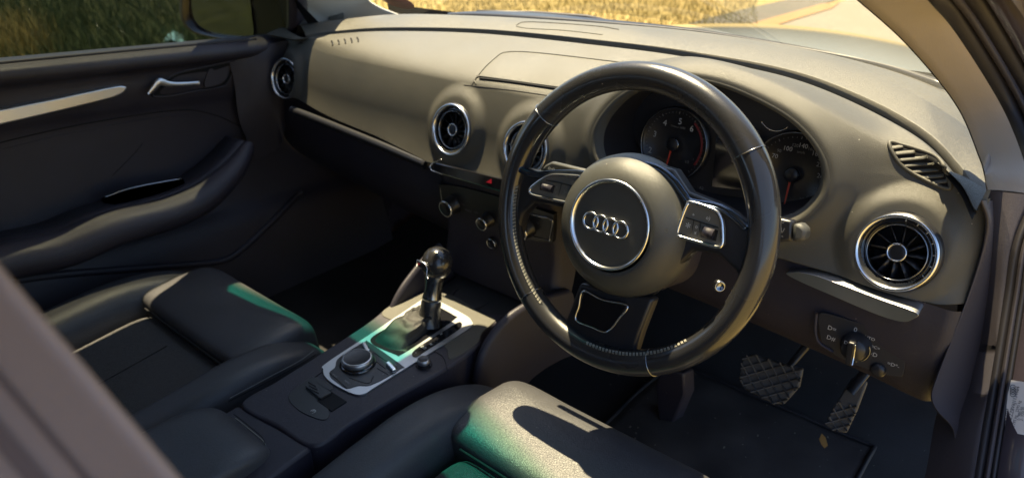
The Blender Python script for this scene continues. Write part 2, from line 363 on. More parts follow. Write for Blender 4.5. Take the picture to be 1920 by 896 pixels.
# air vents
def vent(c, yaw, n=1):
    c = np.array(c); y = radians(yaw); xa = np.array([cos(y), sin(y), 0]); fw = -np.array([-sin(y)*cos(AL), cos(y)*cos(AL), -sin(AL)])
    def L(p, mb=None, k=56): return lathe(p, c, fw, k, mb)
    v = link('air_vent', L([(.0465, -.030), (.0465, -.004), (.0452, -.001), (.0440, -.0005)]), 'satin_black', dash)
    link('chrome_ring', L([(.0444, -.003), (.0448, .0008), (.0434, .0028), (.0413, .0024), (.0396, -.001), (.0388, -.006)]), 'chrome', v)
    link('dark_bezel', L([(.0392, -.006), (.0365, -.0075), (.0340, -.007), (.0325, -.004)]), 'gloss_black', v)
    link('inner_ring', L([(.0330, -.0045), (.0322, -.0022), (.0312, -.003), (.0308, -.010), (.0300, -.022)]), 'dark_chrome', v)
    link('duct', L([(.031, -.012), (.030, -.030), (.001, -.034)]), 'gap', v)
    link('hub', L([(.0085, -.024), (.0088, -.006), (.0070, -.0052), (.0, -.0060)]), 'satin_black', v)
    link('hub_ring', L([(.0108, -.010), (.0110, -.0040), (.0102, -.0028), (.0090, -.0034), (.0086, -.006)]), 'chrome', v)
    ya = np.cross(fw, xa)
    for k in range(12):
        a = 2*pi*k/12+.15; d = cos(a)*xa+sin(a)*ya; s = np.cross(fw, d)
        link('blade', box(c+d*.0205-fw*.0155, (.0100, .0006, .0060), (d, unit(s*.9+fw*.45), np.cross(d, unit(s*.9+fw*.45)))), 'satin_black', v)
    for k in range(7):
        a = radians(-25+k*20); d = cos(a)*xa+sin(a)*ya
        link('pointer_mark', box(c+d*.0375-fw*.0058, (.0012, .0005, .0003), (d, np.cross(fw, d), fw)), 'white_mark', v)
    return v
for c, yw in VENTS: vent(c, yw)

# ---- instrument cluster
cl = thing('instrument_cluster', 'instrument cluster with rev counter and speedometer deep behind the steering wheel', 'instruments', (.01, .25, 0))
CY, CA = .25, radians(18); cn = np.array([0, -cos(CA), sin(CA)]); cu_ = np.array([0, sin(CA), cos(CA)])
cen = egg.mean(0)
lo = egg+np.array([0, .001, 0]); lr = [egg+np.array([0, -.0085, .001]), egg*1.0+np.array([0, -.011, .001])-(egg-cen)*.02, egg+np.array([0, -.010, 0])-(egg-cen)*.06, egg+np.array([0, .002, 0])-(egg-cen)*.10]
link('hood_lip', MB().add(*grid(np.array([egg+(egg-cen)*.03+np.array([0, .012, 0])]+lr), False, True)), 'dash_plastic', dash)
r3 = egg-(egg-cen)*.10+np.array([0, .002, 0]); r4 = egg-(egg-cen)*.10+np.array([0, .05, -.012]); r5 = r4*1; r5[:, 1] = .262+(r5[:, 2])*math.tan(CA)
link('shroud', MB().add(*grid(np.array([r3, r4, r5]), False, True)), 'shroud_plastic', cl)
link('backplate', MB().add(np.array(r5), [tuple(range(len(r5)))]), 'shroud_plastic', cl, smooth=False)
def dp(px, py, off=0): return on(px, py, np.array([0, CY, 0])+cn*off, cn)
def dial(name, cpx, r, needle_px, numbers, small, red=None, unit_txt=None):
    c = dp(*cpx); d = link(name, lathe([(r*1.10, -.010), (r*1.06, .001), (r*1.0, -.001), (r*.98, -.004), (0, -.004)], c, cn, 72), 'satin_black', cl)
    link('dial_ring', lathe([(r*1.045, .0012), (r*1.055, .0022), (r*1.065, .0012)], c, cn, 72), 'dark_chrome', d)
    mk = MB(); face = -.0037
    for s, px, py, sz in numbers: text(s, sz, dp(px, py, face), (1, 0, 0), cu_, mk)
    link('numerals', mk, 'numeral_mark', d, smooth=False)
    mk = MB()
    for s, px, py, sz in small: text(s, sz, dp(px, py, face), (1, 0, 0), cu_, mk)
    cc = c+cn*face
    if mk.n: link('small_print', mk, 'dim_mark', d, smooth=False)
    tk = MB()
    for k in range(41):
        a = radians(228-k*6.9); dd = cos(a)*np.array([1, 0, 0])+sin(a)*cu_; ln = .0035 if k % 5 == 0 else .002
        box(cc+dd*(r*.93)+cn*.0001, (ln/2, .0003 if k % 5 else .0005, .0001), (dd, np.cross(cn, dd), cn), tk)
    link('tick_marks', tk, 'dim_mark', d, smooth=False)
    if red:
        a = np.radians(np.linspace(red[0], red[1], 24)); rr = [cc+(np.cos(a)[:, None]*np.array([[1, 0, 0]])+np.sin(a)[:, None]*cu_)*q+cn*.0002 for q in (r*.84, r*.91)]
        link('red_band', MB().add(*grid(np.array(rr))), 'red_mark', d)
    tip = dp(*needle_px, face+.006); c2 = c+cn*(face+.006)
    dd = unit(tip-c2); s = np.cross(cn, dd); L_ = np.linalg.norm(tip-c2)
    link('needle', prism([c2+dd*.010+s*.0014, c2+dd*.010-s*.0014, c2+dd*L_-s*.0007, c2+dd*L_+s*.0007], -cn*.001), 'needle_red', d, smooth=False)
    link('needle_cap', lathe([(.0095, face), (.0095, face+.006), (.008, face+.0075), (0, face+.0078)], c, cn, 32), 'satin_black', d)
    link('needle_cap_ring', lathe([(.0098, face+.0035), (.0101, face+.006), (.0092, face+.0065)], c, cn, 32), 'dark_chrome', d)
    return d
tn = [('1', 1227, 307), ('2', 1219, 282), ('3', 1228, 252), ('4', 1247, 231), ('5', 1275.5, 228.5), ('6', 1297, 242), ('7', 1307, 262), ('8', 1304, 285)]
dial('rev_counter', (1262, 271), .0500, (1247, 319), [(a, b, c, .0125) for a, b, c in tn[:6]], [('1/min x 1000', 1271, 238.5, .0045), ('1/2', 1288, 304, .005), ('1', 1300, 299, .005), ('0', 1272, 318, .005)], red=(55, -32))
dial('speedometer', (1485, 328), .0530, (1470, 385), [('70', 1453, 293, .0085), ('100', 1477, 279, .0085), ('140', 1506, 274, .0085), ('180', 1531, 289, .0085), ('220', 1540, 310, .0085), ('260', 1541, 331, .0085), ('50', 1443, 318, .0085)],
     [('90', 1461, 283, .006), ('120', 1491, 273, .006), ('160', 1521, 280, .006), ('200', 1540, 299, .006), ('240', 1546, 321, .006), ('280', 1542, 341, .006), ('km/h', 1502, 286, .005), ('320', 1530, 356, .006), ('1/2', 1503, 373, .005), ('0', 1514, 368, .005)])
def dline(px, r, m, o=.004, n=30): return tube([dp(a, b, o) for a, b in dense(px, n)], r, 6)
link('display_surround', dline([(1312, 207), (1330, 207), (1325, 216), (1334, 222), (1344, 218), (1348, 212)], .0007, 'x'), 'dark_chrome', cl)
link('display_surround', dline([(1428, 229), (1440, 241), (1455, 246), (1470, 243), (1477, 238)], .0008, 'x'), 'chrome', cl)
sc = [dp(a, b, .001) for a, b in ((1345, 235), (1425, 245), (1430, 360), (1335, 350))]
link('driver_display', prism(sc, -cn*.004), 'gloss_black', cl, smooth=False)
link('display_mark', text('A2', .006, dp(1315, 353, .003), (1, 0, 0), cu_), 'dim_mark', cl, smooth=False)

# ---- trim under the passenger fascia, MMI strip, hazard button
def sweep(px, rule, r, m, name, parent, sx=1, n=50, nseg=14, taper=None):
    pts = [rule(a, b) for a, b in dense(px, n)]; rr = np.full(n, r)
    if taper: rr = r*np.interp(np.linspace(0, 1, n), *taper)
    return link(name, tube(pts, rr, nseg, sx=sx, nrm=(0, .1, 1)), m, parent)
fpl = lambda a, b: on(a, b, (0, .150, -.037), pn)
sweep([(548, 212), (600, 232), (700, 272), (800, 314)], lambda a, b: on(a, b-5, (0, .166, -.037), pn), .009, 'satin_black', 'decor_strip', dash, sx=1.0)
link('strip_end_bracket', tube([fpl(a, b) for a, b in ((826, 298), (812, 306), (806, 312), (809, 320), (828, 327))], .0013, 8), 'chrome', dash)
ctr = [fpl(a, b) for a, b in ((810, 303), (900, 326), (1060, 362), (1180, 390), (1180, 412), (1060, 388), (940, 360), (812, 323))]
link('infotainment_strip', prism(ctr, np.array([0, .03, -.01])), 'gloss_black', dash, smooth=False, bevel=.002)
hz = [on(a, b, (0, .1485, -.037), pn) for a, b in ((911, 342), (921, 335.5), (921, 344.5))]
link('hazard_triangle', prism(hz, np.array([0, .004, 0])), 'hazard_red', dash, smooth=False)
# dark lower dash body, glovebox, stack
SLZ = -.154                                             # the car's long axis dips this much in z per metre forward
def xz_loft(stations, m, name, parent, n=60, k=24, solid=0, smooth=True, sub=None):
    G = np.array([crom(s_, k) for s_ in stations]); G = crom(G, n); return link(name, MB().add(*grid(G)), m, parent, smooth=smooth, solid=solid)
xz_loft([[(x, .168+dy, -.080+zz), (x, .175+dy, -.12+zz), (x, .165+dy, -.18+zz), (x, .19+dy, -.26+zz), (x, .27+dy, -.34+zz), (x, .42+dy, -.44+zz)] for x, dy, zz in ((-1.10, .03, .01), (-.95, .02, .0), (-.7, 0, -.01), (-.55, 0, -.025), (-.50, .0, -.03))], 'dark_plastic', 'glovebox', dash)
line('glovebox_gap', [(545, 260), (640, 310), (740, 350), (800, 380)], .0008, 'gap', dash, b=None)
# centre stack
stc = [[(x, .150+q, -.095), (x, .150+q, -.13), (x, .150+q, -.20), (x, .140+q, -.26), (x, .115+q, -.32)] for x, q in ((-.515, .05), (-.50, .012), (-.47, .002), (-.366, 0), (-.26, .002), (-.232, .012), (-.22, .05))]
xz_loft(stc, 'dark_plastic', 'centre_stack', dash)
cpn = np.array([0, -1, .02])
def cp_(a, b, o=0): return on(a, b, (0, .147-o, -.16), cpn)
cpo = [cp_(a, b) for a, b in dense([(822, 350), (826, 346), (870, 352), (960, 376), (1030, 400), (1038, 408), (1036, 450), (1030, 455), (985, 447), (930, 420), (880, 402), (836, 391), (826, 385)], 60, True)]
clim = link('climate_panel', prism(cpo, (0, .01, 0)), 'satin_black', dash, smooth=False, bevel=.001)
link('panel_frame', tube([cp_(a, b, .001) for a, b in dense([(826, 352), (828, 372), (834, 388), (852, 396)], 20)], .0009, 6), 'chrome', clim)
link('panel_frame', tube([cp_(a, b, .001) for a, b in dense([(984, 397), (1010, 405), (1030, 409), (1036, 418), (1030, 451)], 24)], .0016, 6), 'dark_chrome', clim)
link('panel_frame', tube([cp_(a, b, .001) for a, b in dense([(984, 441), (1008, 446), (1028, 451)], 12)], .0009, 6), 'dark_chrome', clim)
for px, py, r in ((850, 383, .0165), (917, 411, .0125), (988, 426, .0165)):
    c = cp_(px, py); a = (0, -1, .02)
    kb = link('climate_knob', lathe([(r*1.15, 0), (r*1.12, .004), (r, .005), (r*.98, .020), (r*.90, .0225), (r*.82, .0215), (0, .0210)], c, a, 40), 'satin_black', clim)
    link('knob_ring', lathe([(r*.99, .018), (r*1.01, .0205), (r*.93, .0228), (r*.84, .0222)], c, a, 40), 'chrome', kb)
mk = MB()
for s_, px, py in (('AC', 869, 384), ('MODE', 878, 395), ('OFF', 893, 399), ('18', 1008, 418)): text(s_, .0055, cp_(px, py, .0012), (1, 0, 0), (0, 0, 1), mk)
link('panel_marks', mk, 'dim_mark', clim, smooth=False)
c = cp_(925, 454); sk = link('socket', lathe([(.011, 0), (.011, .006), (.009, .007), (.008, 0)], c, (0, -1, 0), 32), 'satin_black', dash)
link('socket_ring', lathe([(.0105, .006), (.0098, .0078), (.009, .0065)], c, (0, -1, 0), 32), 'chrome', sk)

# ---- driver's lower dash, silver strip, light switch
lowS = [[(x, .165+q, -.085), (x, .155+q, -.12), (x, .150+q, -.17), (x, .165+q, -.215+zb), (x, .20+q, -.24+zb), (x, .30+q, -.25+zb)] for x, q, zb in ((-.215, .03, 0), (-.10, .01, 0), (.05, .0, 0), (.18, -.012, 0), (.27, -.022, .0), (.32, -.025, -.005), (.345, -.022, -.005), (.365, .005, .005), (.385, .04, .02))]
PL = crom(np.array([crom(s_, 30) for s_ in lowS]), 160); _B1 = bvh_of(MB().add(*grid(PL)))
lim = [(h_[2], h_[0]) for h_ in (hit(_B1, l, py) for py, l in ln[4:11]) if h_ is not None]; lim.sort()
kl = ~(PL[..., 0] > np.interp(PL[..., 2], [q[0] for q in lim], [q[1] for q in lim]))
mbL = MB().add(*grid(PL, keep=kl)); BL = bvh_of(mbL); link('knee_panel', mbL, 'dark_plastic', dash)
tr = [on(a, b, (.17, .140, -.08), (-.14, -1, .15)) for a, b in dense([(1474, 512), (1515, 513), (1570, 531), (1650, 561), (1718, 586), (1712, 598), (1690, 603), (1640, 588), (1560, 554), (1500, 528)], 80, True)]
link('silver_trim', prism(tr, (0, .03, 0)), 'satin_silver', dash, bevel=.0035, seg=4, auto=50)
sp = np.array([0, -1, .25]); sp = unit(sp)
def lp(a, b, o=0): return on(a, b, np.array([.26, .128, -.15])+sp*o, sp)
pan = [lp(a, b) for a, b in dense([(1535, 590), (1560, 590), (1640, 615), (1694, 640), (1698, 652), (1694, 700), (1680, 706), (1630, 694), (1570, 668), (1545, 650), (1537, 625)], 70, True)]
ls = link('light_switch_panel', prism(pan, -sp*.02), 'shroud_plastic', dash, bevel=.0015, smooth=False)
link('panel_edge', tube([lp(a, b, .001) for a, b in dense([(1531, 586), (1529, 620), (1536, 642), (1562, 660)], 24)], .0022, 8), 'dark_plastic', ls)
c = lp(1606, 648); kn = link('rotary_switch', lathe([(.0185, 0), (.0180, .004), (.0160, .006), (.0150, .014), (.0125, .017), (0, .0172)], c, sp, 48), 'satin_black', ls)
xl = unit([1, 0, 0]); yl = np.cross(sp, xl)*-1
gv = unit(lp(1603, 665)-lp(1609, 628)); gs = np.cross(gv, sp)
link('grip', box(c+sp*.021-gv*.0, (.0150, .0042, .0065), (gv, gs, sp)), 'satin_black', kn, bevel=.002, smooth=False)
link('grip_edge', tube([c+sp*.0275-gv*.013-gs*.0042, c+sp*.0277-gs*.0047, c+sp*.0275+gv*.013-gs*.0042], .0012, 8), 'chrome', kn)
link('knob_edge', tube([c+sp*.008+.0172*(cos(a)*gv+sin(a)*-gs) for a in np.linspace(.2, 2.0, 16)], .0008, 6), 'dark_chrome', kn)
yu = unit(np.cross(sp, (1, 0, 0))); yu = yu if yu[2] > 0 else -yu
mk = MB()
for s_, px, py, sz in (('0', 1604, 618, .0085), ('AUTO', 1628, 633, .0055), ('=DC=', 1638, 650, .0055), ('=D', 1637, 664, .0075), ('D=', 1560, 616, .008), ('D#', 1558, 634, .008), ('D=', 1589, 643, .006), ('=D*-', 1675, 684, .0065)): text(s_, sz, lp(px, py, .0006 if px != 1589 else .0175), (1, 0, 0), yu, mk)
link('switch_marks', mk, 'numeral_mark', ls, smooth=False)
c = lp(1647, 693); link('dimmer_wheel', lathe([(.009, 0), (.0088, .003), (.006, .005), (0, .005)], c, sp, 32), 'satin_black', ls)
# dash end by the door opening, dropping to the sill
ob = []
for py, l in ln[:8]:
    c_ = [(h_-CP) @ CF for h_ in (hit(BF, l-8, py), hit(BL, l-8, py)) if h_ is not None]
    if c_: ob.append((py, min(c_)))
pf = np.polyfit([o[0] for o in ob], [o[1] for o in ob], 2) if len(ob) > 3 else [0, 0, .77]
def dln(py): return float(np.polyval(pf, min(py, 680)))-.003
end_ = [[CP+ray(px, py)*dd for px, dd in ((l-1, dln(py)+.004), (l+1, dln(py)-.001), (l+8, dln(py)+.001), ((l+1858)/2+8, dln(py)*.5+.405), (1866, .81))] for py, l in ln]
xz_loft(end_, 'kick_plastic', 'end_panel', dash, n=70, k=16)

# ------------------------------------------------------------------ steering column, stalks
scl = thing('steering_column', 'black steering column shroud with two stalks behind the steering wheel', 'steering column', (.0, .12, -.03))
tl = radians(24.0); WX = np.array([1., 0, 0]); WU = np.array([0, sin(tl), cos(tl)]); WN = np.array([0, -cos(tl), sin(tl)])
def wp(x, u, n=0): return WX*x+WU*u+WN*n
def wpx(a, b, n=0): return on(a, b, WN*n, WN)
link('shroud', sell(wp(.0, -.035, -.085), (.058, .052, .070), (.5, .6), (WX, WU, WN)), 'dark_plastic', scl)
link('upper_shroud', sell(wp(.015, .012, -.085), (.052, .022, .055), (.4, .6), (WX, WU, WN)), 'dash_plastic', scl)
c = wpx(1349, 536, -.075); link('ignition_lock', lathe([(.007, -.006), (.007, .002), (.0055, .003), (.004, 0), (0, 0)], c, unit(WN+WX*.9), 24), 'dark_chrome', scl)
tip = [wpx(a, b, -.045) for a, b in ((1036, 302), (1110, 325), (1104, 338), (1040, 325), (1015, 318))]
st = link('indicator_stalk', prism([wpx(a, b, -.040) for a, b in ((1014, 318), (1022, 309), (1034, 303), (1115, 322), (1150, 335), (1150, 352), (1100, 345), (1050, 335))], -WN*.012), 'airbag_plastic', scl, bevel=.003, auto=40)
link('stalk_mark', text('o-o', .008, wpx(1034, 316, -.0395), WX, WU), 'white_mark', st, smooth=False)
st = link('wiper_stalk', prism([wpx(a, b, -.055) for a, b in ((1400, 400), (1455, 408), (1486, 414), (1484, 452), (1455, 455), (1400, 440))], -WN*.018), 'satin_black', scl, bevel=.003, auto=40)
link('stalk_tip', prism([wpx(a, b, -.053) for a, b in ((1486, 418), (1500, 420), (1512, 430), (1508, 452), (1484, 454))], -WN*.022), 'airbag_plastic', st, bevel=.004, auto=40)
mk = text('\\/', .008, wpx(1467, 432, -.0545), WX, WU); text('-', .008, wpx(1467, 442, -.0545), WX, WU, mk); text('o', .007, wpx(1468, 415, -.0545), WX, WU, mk); link('stalk_mark', mk, 'dim_mark', st, smooth=False)

# ------------------------------------------------------------------ steering wheel
sw = thing('steering_wheel', 'black leather steering wheel with round airbag cover, four ring emblem and three spokes', 'steering wheel', (0, 0, 0))
RW = .1708
def rim_pt(th, ph, r): d = cos(th)*WX+sin(th)*WU; return d*(RW+r*cos(ph))+WN*r*sin(ph)
def rim_r(t):
    a = (math.degrees(t)+360) % 360
    g = .0164+.0016*math.exp(-((a-35)/16)**2)+.0016*math.exp(-((a-145)/16)**2)
    return g
ths = np.linspace(0, 2*pi, 240, endpoint=False); phs = np.linspace(0, 2*pi, 28, endpoint=False)
def rim_ang(px, py): q = wpx(px, py); return atan2(q @ WU, q @ WX)
cuts = sorted(a % (2*pi) for a in (rim_ang(1023, 212), rim_ang(1412, 285), rim_ang(992, 556), rim_ang(1222, 668)))
# four sections: smooth and grained leather alternate
for i in range(4):
    a, b = cuts[i], cuts[(i+1) % 4]; b = b if b > a else b+2*pi; n = max(8, int((b-a)*40)); tt = np.linspace(a, b, n)
    G = np.array([[rim_pt(t, p, rim_r(t)) for p in phs] for t in tt]); mid = math.degrees((a+b)/2) % 360
    link('rim_section', MB().add(*grid(G, False, True)), 'rim_smooth' if (150 < mid < 230 or mid > 310 or mid < 30) else 'rim_leather', sw)
for a in cuts:
    link('rim_seam', tube([rim_pt(a, p, rim_r(a)+.0003) for p in phs], .0006, 6, True), 'dark_chrome', sw)
# stitching on the inner side of the rim
def stitches(a0, a1, ph0, name='stitching', step=.024):
    mb = MB(); a = a0
    while a < a1:
        for s_ in (-1, 1):
            p = [rim_pt(a+s_*q*.010, ph0+s_*(.13-.26*q)*1.0, rim_r(a)+.0006) for q in (0, .5, 1)]
            tube(p, .00065, 5, mb=mb)
        a += step
    link(name, mb, 'thread', sw)
r_ = radians
stitches(r_(178), r_(238), pi*.80, step=.03); stitches(r_(268), r_(318), pi*.78, step=.03)
link('stitch_channel', tube([rim_pt(a, pi*.80, rim_r(a)-.0002) for a in np.linspace(r_(178), r_(238), 50)], .0011, 6), 'gap', sw)
# airbag cover
ac = wp(.003, -.004, 0)
prof = [(.0860, -.020), (.0872, -.012), (.0860, .000), (.0815, .0115), (.0745, .0200), (.0665, .0262), (.0590, .0298), (.0535, .0310), (.0522, .0285)]
air = link('airbag_cover', lathe(prof, ac, WN, 96), 'airbag_plastic', sw)
lc = wp(.001, -.0005, 0)
link('emblem_disc', lathe([(.0530, .0275), (.0480, .0290), (.0300, .0300), (0, .0303)], lc, WN, 72), 'airbag_plastic', air)
link('emblem_surround', lathe([(.0535, .0290), (.0535, .0325), (.0520, .0335), (.0500, .0318), (.0485, .0285)], lc, WN, 96), 'chrome', air)
mb = MB(); mb2 = MB()
for k in range(4):
    q = np.linspace(0, 2*pi, 40, endpoint=False); cc = lc+WX*(k-1.5)*.01370-WU*.0015+WX*-.0035
    tube([cc+(cos(t)*WX+sin(t)*WU)*.0098+WN*.0316 for t in q], .0016, 8, True, nrm=WN, mb=mb, sx=.9)
    tube([cc+(cos(t)*WX+sin(t)*WU)*.0098+WN*.0303 for t in q], .0019, 8, True, nrm=WN, mb=mb2, sx=.5)
link('ring_emblem_base', mb2, 'gloss_black', air); link('ring_emblem', mb, 'chrome', air)
mk = text('AIRBAG', .006, wp(-.018, -.070, .0252), WX, WU); text('n', .010, wp(.070, .012, .0252), WU, -WX, mk); text('n', .010, wp(-.062, .035, .0262), WU, -WX, mk)
link('embossed_marks', mk, 'button_plastic', air, smooth=False)
# spokes
def sp_poly(px, n, th, name, m, parent, bev=.003, k=0, au=40):
    p = [wpx(a, b, n) for a, b in (dense(px, k, True) if k else px)]; return link(name, prism(p, -WN*th), m, parent, bevel=bev, auto=au, seg=3)
s1 = sp_poly([(958, 352), (968, 325), (985, 316), (1010, 322), (1060, 320), (1130, 330), (1130, 420), (1075, 395), (1030, 385), (1000, 380), (978, 402), (968, 440), (954, 475)], .004, .022, 'spoke', 'satin_black', sw, .005)
link('gloss_edge', tube([wpx(a, b, .010) for a, b in dense([(975, 318), (1000, 328), (1040, 325), (1085, 325), (1120, 332)], 30)], .0042, 10, nrm=WN, sx=.7), 'sky_tint_gloss', s1)
pd = sp_poly([(992, 356), (1002, 343), (1024, 330), (1040, 327), (1092, 334), (1085, 385), (1060, 380), (1000, 366)], .012, .006, 'button_pad', 'button_plastic', s1, .001)
link('chrome_outline', tube([wpx(a, b, .0135) for a, b in dense([(1092, 331), (1045, 328), (1026, 331), (1005, 344), (994, 355), (998, 365), (1030, 373), (1064, 380)], 50)], .0019, 8), 'chrome', pd)
link('pad_gap', tube([wpx(a, b, .0132) for a, b in ((1024, 338), (1050, 343), (1080, 351))], .0006, 5), 'gap', pd)
link('pad_gap', tube([wpx(a, b, .0132) for a, b in ((1053, 345), (1047, 368))], .0004, 5), 'gap', pd)
sp_poly([(1014, 343), (1040, 348), (1036, 362), (1012, 356)], .0128, .004, 'wheel_well', 'gap', pd, 0)
link('scroll_wheel', tube([wpx(1018, 350, .013), wpx(1037, 355, .013)], .0048, 16), 'dark_plastic', pd)
mk = text('A', .005, wpx(1044, 352, .0126), WX, WU); text('V', .005, wpx(1042, 361, .0126), WX, WU, mk); text('|=|', .006, wpx(1061, 361, .0126), WX, WU, mk)
link('pad_marks', mk, 'dim_mark', pd, smooth=False)
s2 = sp_poly([(1235, 310), (1262, 318), (1290, 360), (1340, 380), (1372, 398), (1400, 425), (1432, 440), (1428, 520), (1398, 548), (1376, 505), (1345, 478), (1300, 470), (1270, 500), (1230, 540)], .004, .024, 'spoke', 'satin_black', sw, .005)
link('gloss_edge', tube([wpx(a, b, .006) for a, b in dense([(1200, 307), (1235, 317), (1262, 338), (1282, 365), (1296, 379), (1345, 388), (1375, 405), (1400, 428)], 50)], .0045, 10, nrm=WN, sx=.7), 'sky_tint_gloss', s2)
pd = sp_poly([(1289, 384), (1297, 380), (1340, 396), (1354, 412), (1357, 430), (1356, 460), (1345, 464), (1276, 444), (1272, 436)], .012, .007, 'button_pad', 'button_plastic', s2, .001)
link('chrome_outline', tube([wpx(a, b, .0135) for a, b in dense([(1288, 386), (1296, 379), (1338, 393), (1352, 410), (1355, 435), (1354, 458), (1345, 463), (1310, 454), (1274, 443), (1270, 436), (1278, 410)], 60, True)], .0020, 8, True), 'chrome', pd)
link('pad_gap', tube([wpx(a, b, .0132) for a, b in ((1286, 408), (1315, 417), (1347, 427))], .0006, 5), 'gap', pd)
for q in (((1301, 413), (1296, 441)), ((1314, 417), (1309, 446))): link('pad_gap', tube([wpx(a, b, .0132) for a, b in q], .0004, 5), 'gap', pd)
sp_poly([(1318, 425), (1346, 432), (1342, 452), (1314, 444)], .0128, .004, 'wheel_well', 'gap', pd, 0)
link('scroll_wheel', tube([wpx(1320, 434, .013), wpx(1339, 440, .013)], .0060, 16), 'dark_plastic', pd)
mk = text('*', .014, wpx(1289, 427, .0126), WX, WU); text('o', .006, wpx(1306, 425, .0126), WX, WU, mk); text('x', .006, wpx(1304, 436, .0126), WX, WU, mk); text('+', .006, wpx(1300, 403, .0126), WX, WU, mk); text('o)', .006, wpx(1328, 409, .0126), WX, WU, mk)
link('pad_marks', mk, 'white_mark', pd, smooth=False)
s3 = sp_poly([(1086, 530), (1150, 545), (1225, 560), (1200, 625), (1188, 664), (1150, 680), (1100, 662), (1046, 634), (1070, 575)], .000, .020, 'spoke', 'satin_black', sw, .005)
ins = [(1094, 546), (1130, 562), (1176, 573), (1160, 598), (1138, 622), (1110, 614), (1080, 600), (1085, 575)]
sp_poly(ins, .004, .006, 'spoke_insert', 'gloss_black', s3, .001)
link('chrome_outline', tube([wpx(a, b, .005) for a, b in dense(ins, 60, True)], .0012, 6, True), 'chrome', s3)
link('bracket', tube([wpx(a, b, -.012) for a, b in dense([(1284, 440), (1278, 475), (1262, 510), (1238, 538), (1205, 562), (1185, 600), (1172, 625)], 34)], .004, 8), 'gloss_black', sw)
link('rear_cover', lathe([(.075, -.012), (.082, -.03), (.070, -.060), (.03, -.07), (0, -.07)], wp(.004, -.01, 0), WN, 64), 'dark_plastic', sw)

# ------------------------------------------------------------------ centre console
def cz(y): return -.308+SLZ*y
CSN = unit([0, .154, 1]); 
def cpx(a, b, o=0): return on(a, b, np.array([-.366, 0, -.308])+CSN*o, CSN)
cy_ = unit([0, 1, SLZ])
con = thing('centre_console', 'black centre console with silver trimmed gear surround and rotary menu dial between the seats', 'console', (-.366, -.15, -.5))
outl = dense([(452, 757), (520, 712), (600, 662), (690, 603), (742, 563), (800, 545), (850, 552), (905, 585), (945, 590), (930, 605), (905, 622), (895, 650), (838, 690), (740, 745), (660, 792), (588, 835), (520, 798)], 120, True)
link('body', prism([cpx(a, b) for a, b in outl], -CSN*.20), 'dark_plastic', con, bevel=.006, seg=4, auto=50)
link('front_cover', prism([cpx(a, b, .0012) for a, b in dense([(716, 590), (742, 568), (800, 548), (850, 555), (905, 587), (930, 598), (905, 622), (893, 645), (845, 672), (838, 655), (822, 640), (770, 612)], 90, True)], -CSN*.004), 'dash_plastic', con, bevel=.001, auto=50)
# silver surround (frame with two openings) built as outer plate plus dark inserts
sur = dense([(606, 692), (612, 680), (700, 622), (790, 562), (800, 558), (815, 560), (872, 590), (884, 601), (884, 612), (850, 634), (760, 690), (700, 727), (684, 737), (664, 738), (630, 722), (610, 706)], 140, True)
trm = link('silver_surround', prism([cpx(a, b, .0032) for a, b in sur], -CSN*.004), 'satin_silver', con, bevel=.0010, auto=50)
mm = dense([(618, 697), (628, 688), (632, 674), (650, 660), (684, 640), (692, 641), (753, 684), (752, 690), (722, 708), (706, 716), (690, 722), (672, 722), (650, 727), (632, 716), (620, 706)], 110, True)
mmi = link('menu_panel', prism([cpx(a, b, .0042) for a, b in mm], -CSN*.003), 'satin_black', con, bevel=.0005, auto=50)
kc = cpx(671, 681, .0042)
link('dial_base', lathe([(.0285, 0), (.028, .003), (.0255, .004)], kc, CSN, 56), 'gloss_black', mmi)
dk = link('rotary_dial', lathe([(.0240, .003), (.0243, .0085), (.0236, .0115), (.0220, .0122), (.0205, .0118), (0, .0120)], kc, CSN, 64), 'satin_black', mmi)
link('dial_ring', lathe([(.0243, .0035), (.0247, .0080), (.0238, .0112), (.0226, .0124), (.0212, .0124)], kc, CSN, 64), 'satin_silver', dk)
for q in (((683, 645), (689, 657)), ((728, 682), (738, 693))):
    a_, b_ = [cpx(x, y, .0075) for x, y in q]; d_ = unit(b_-a_); link('toggle_key', box((a_+b_)/2, (np.linalg.norm(b_-a_)/2+.003, .0035, .0035), (d_, np.cross(CSN, d_), CSN)), 'chrome', mmi, bevel=.0015, smooth=False)
for q in ([(618, 699), (650, 727)], [(700, 660), (745, 690)], [(655, 708), (690, 718), (700, 705)], [(707, 690), (728, 702)], [(693, 668), (722, 690)]):
    link('key_gap', tube([cpx(a, b, .0045) for a, b in (dense(q, 12) if len(q) > 2 else q)], .0005, 5), 'gap', mmi)
mk = MB()
for s_, px, py in (('BACK', 628, 704), ('MENU', 651, 716), ('L', 719, 701), ('-', 694, 715), ('TEL', 741, 684), ('NAV', 728, 695)): text(s_, .0048, cpx(px, py, .0050), cpx(px+30, py+20, 0)-cpx(px, py, 0), cy_, mk)
link('key_marks', mk, 'dim_mark', mmi, smooth=False)
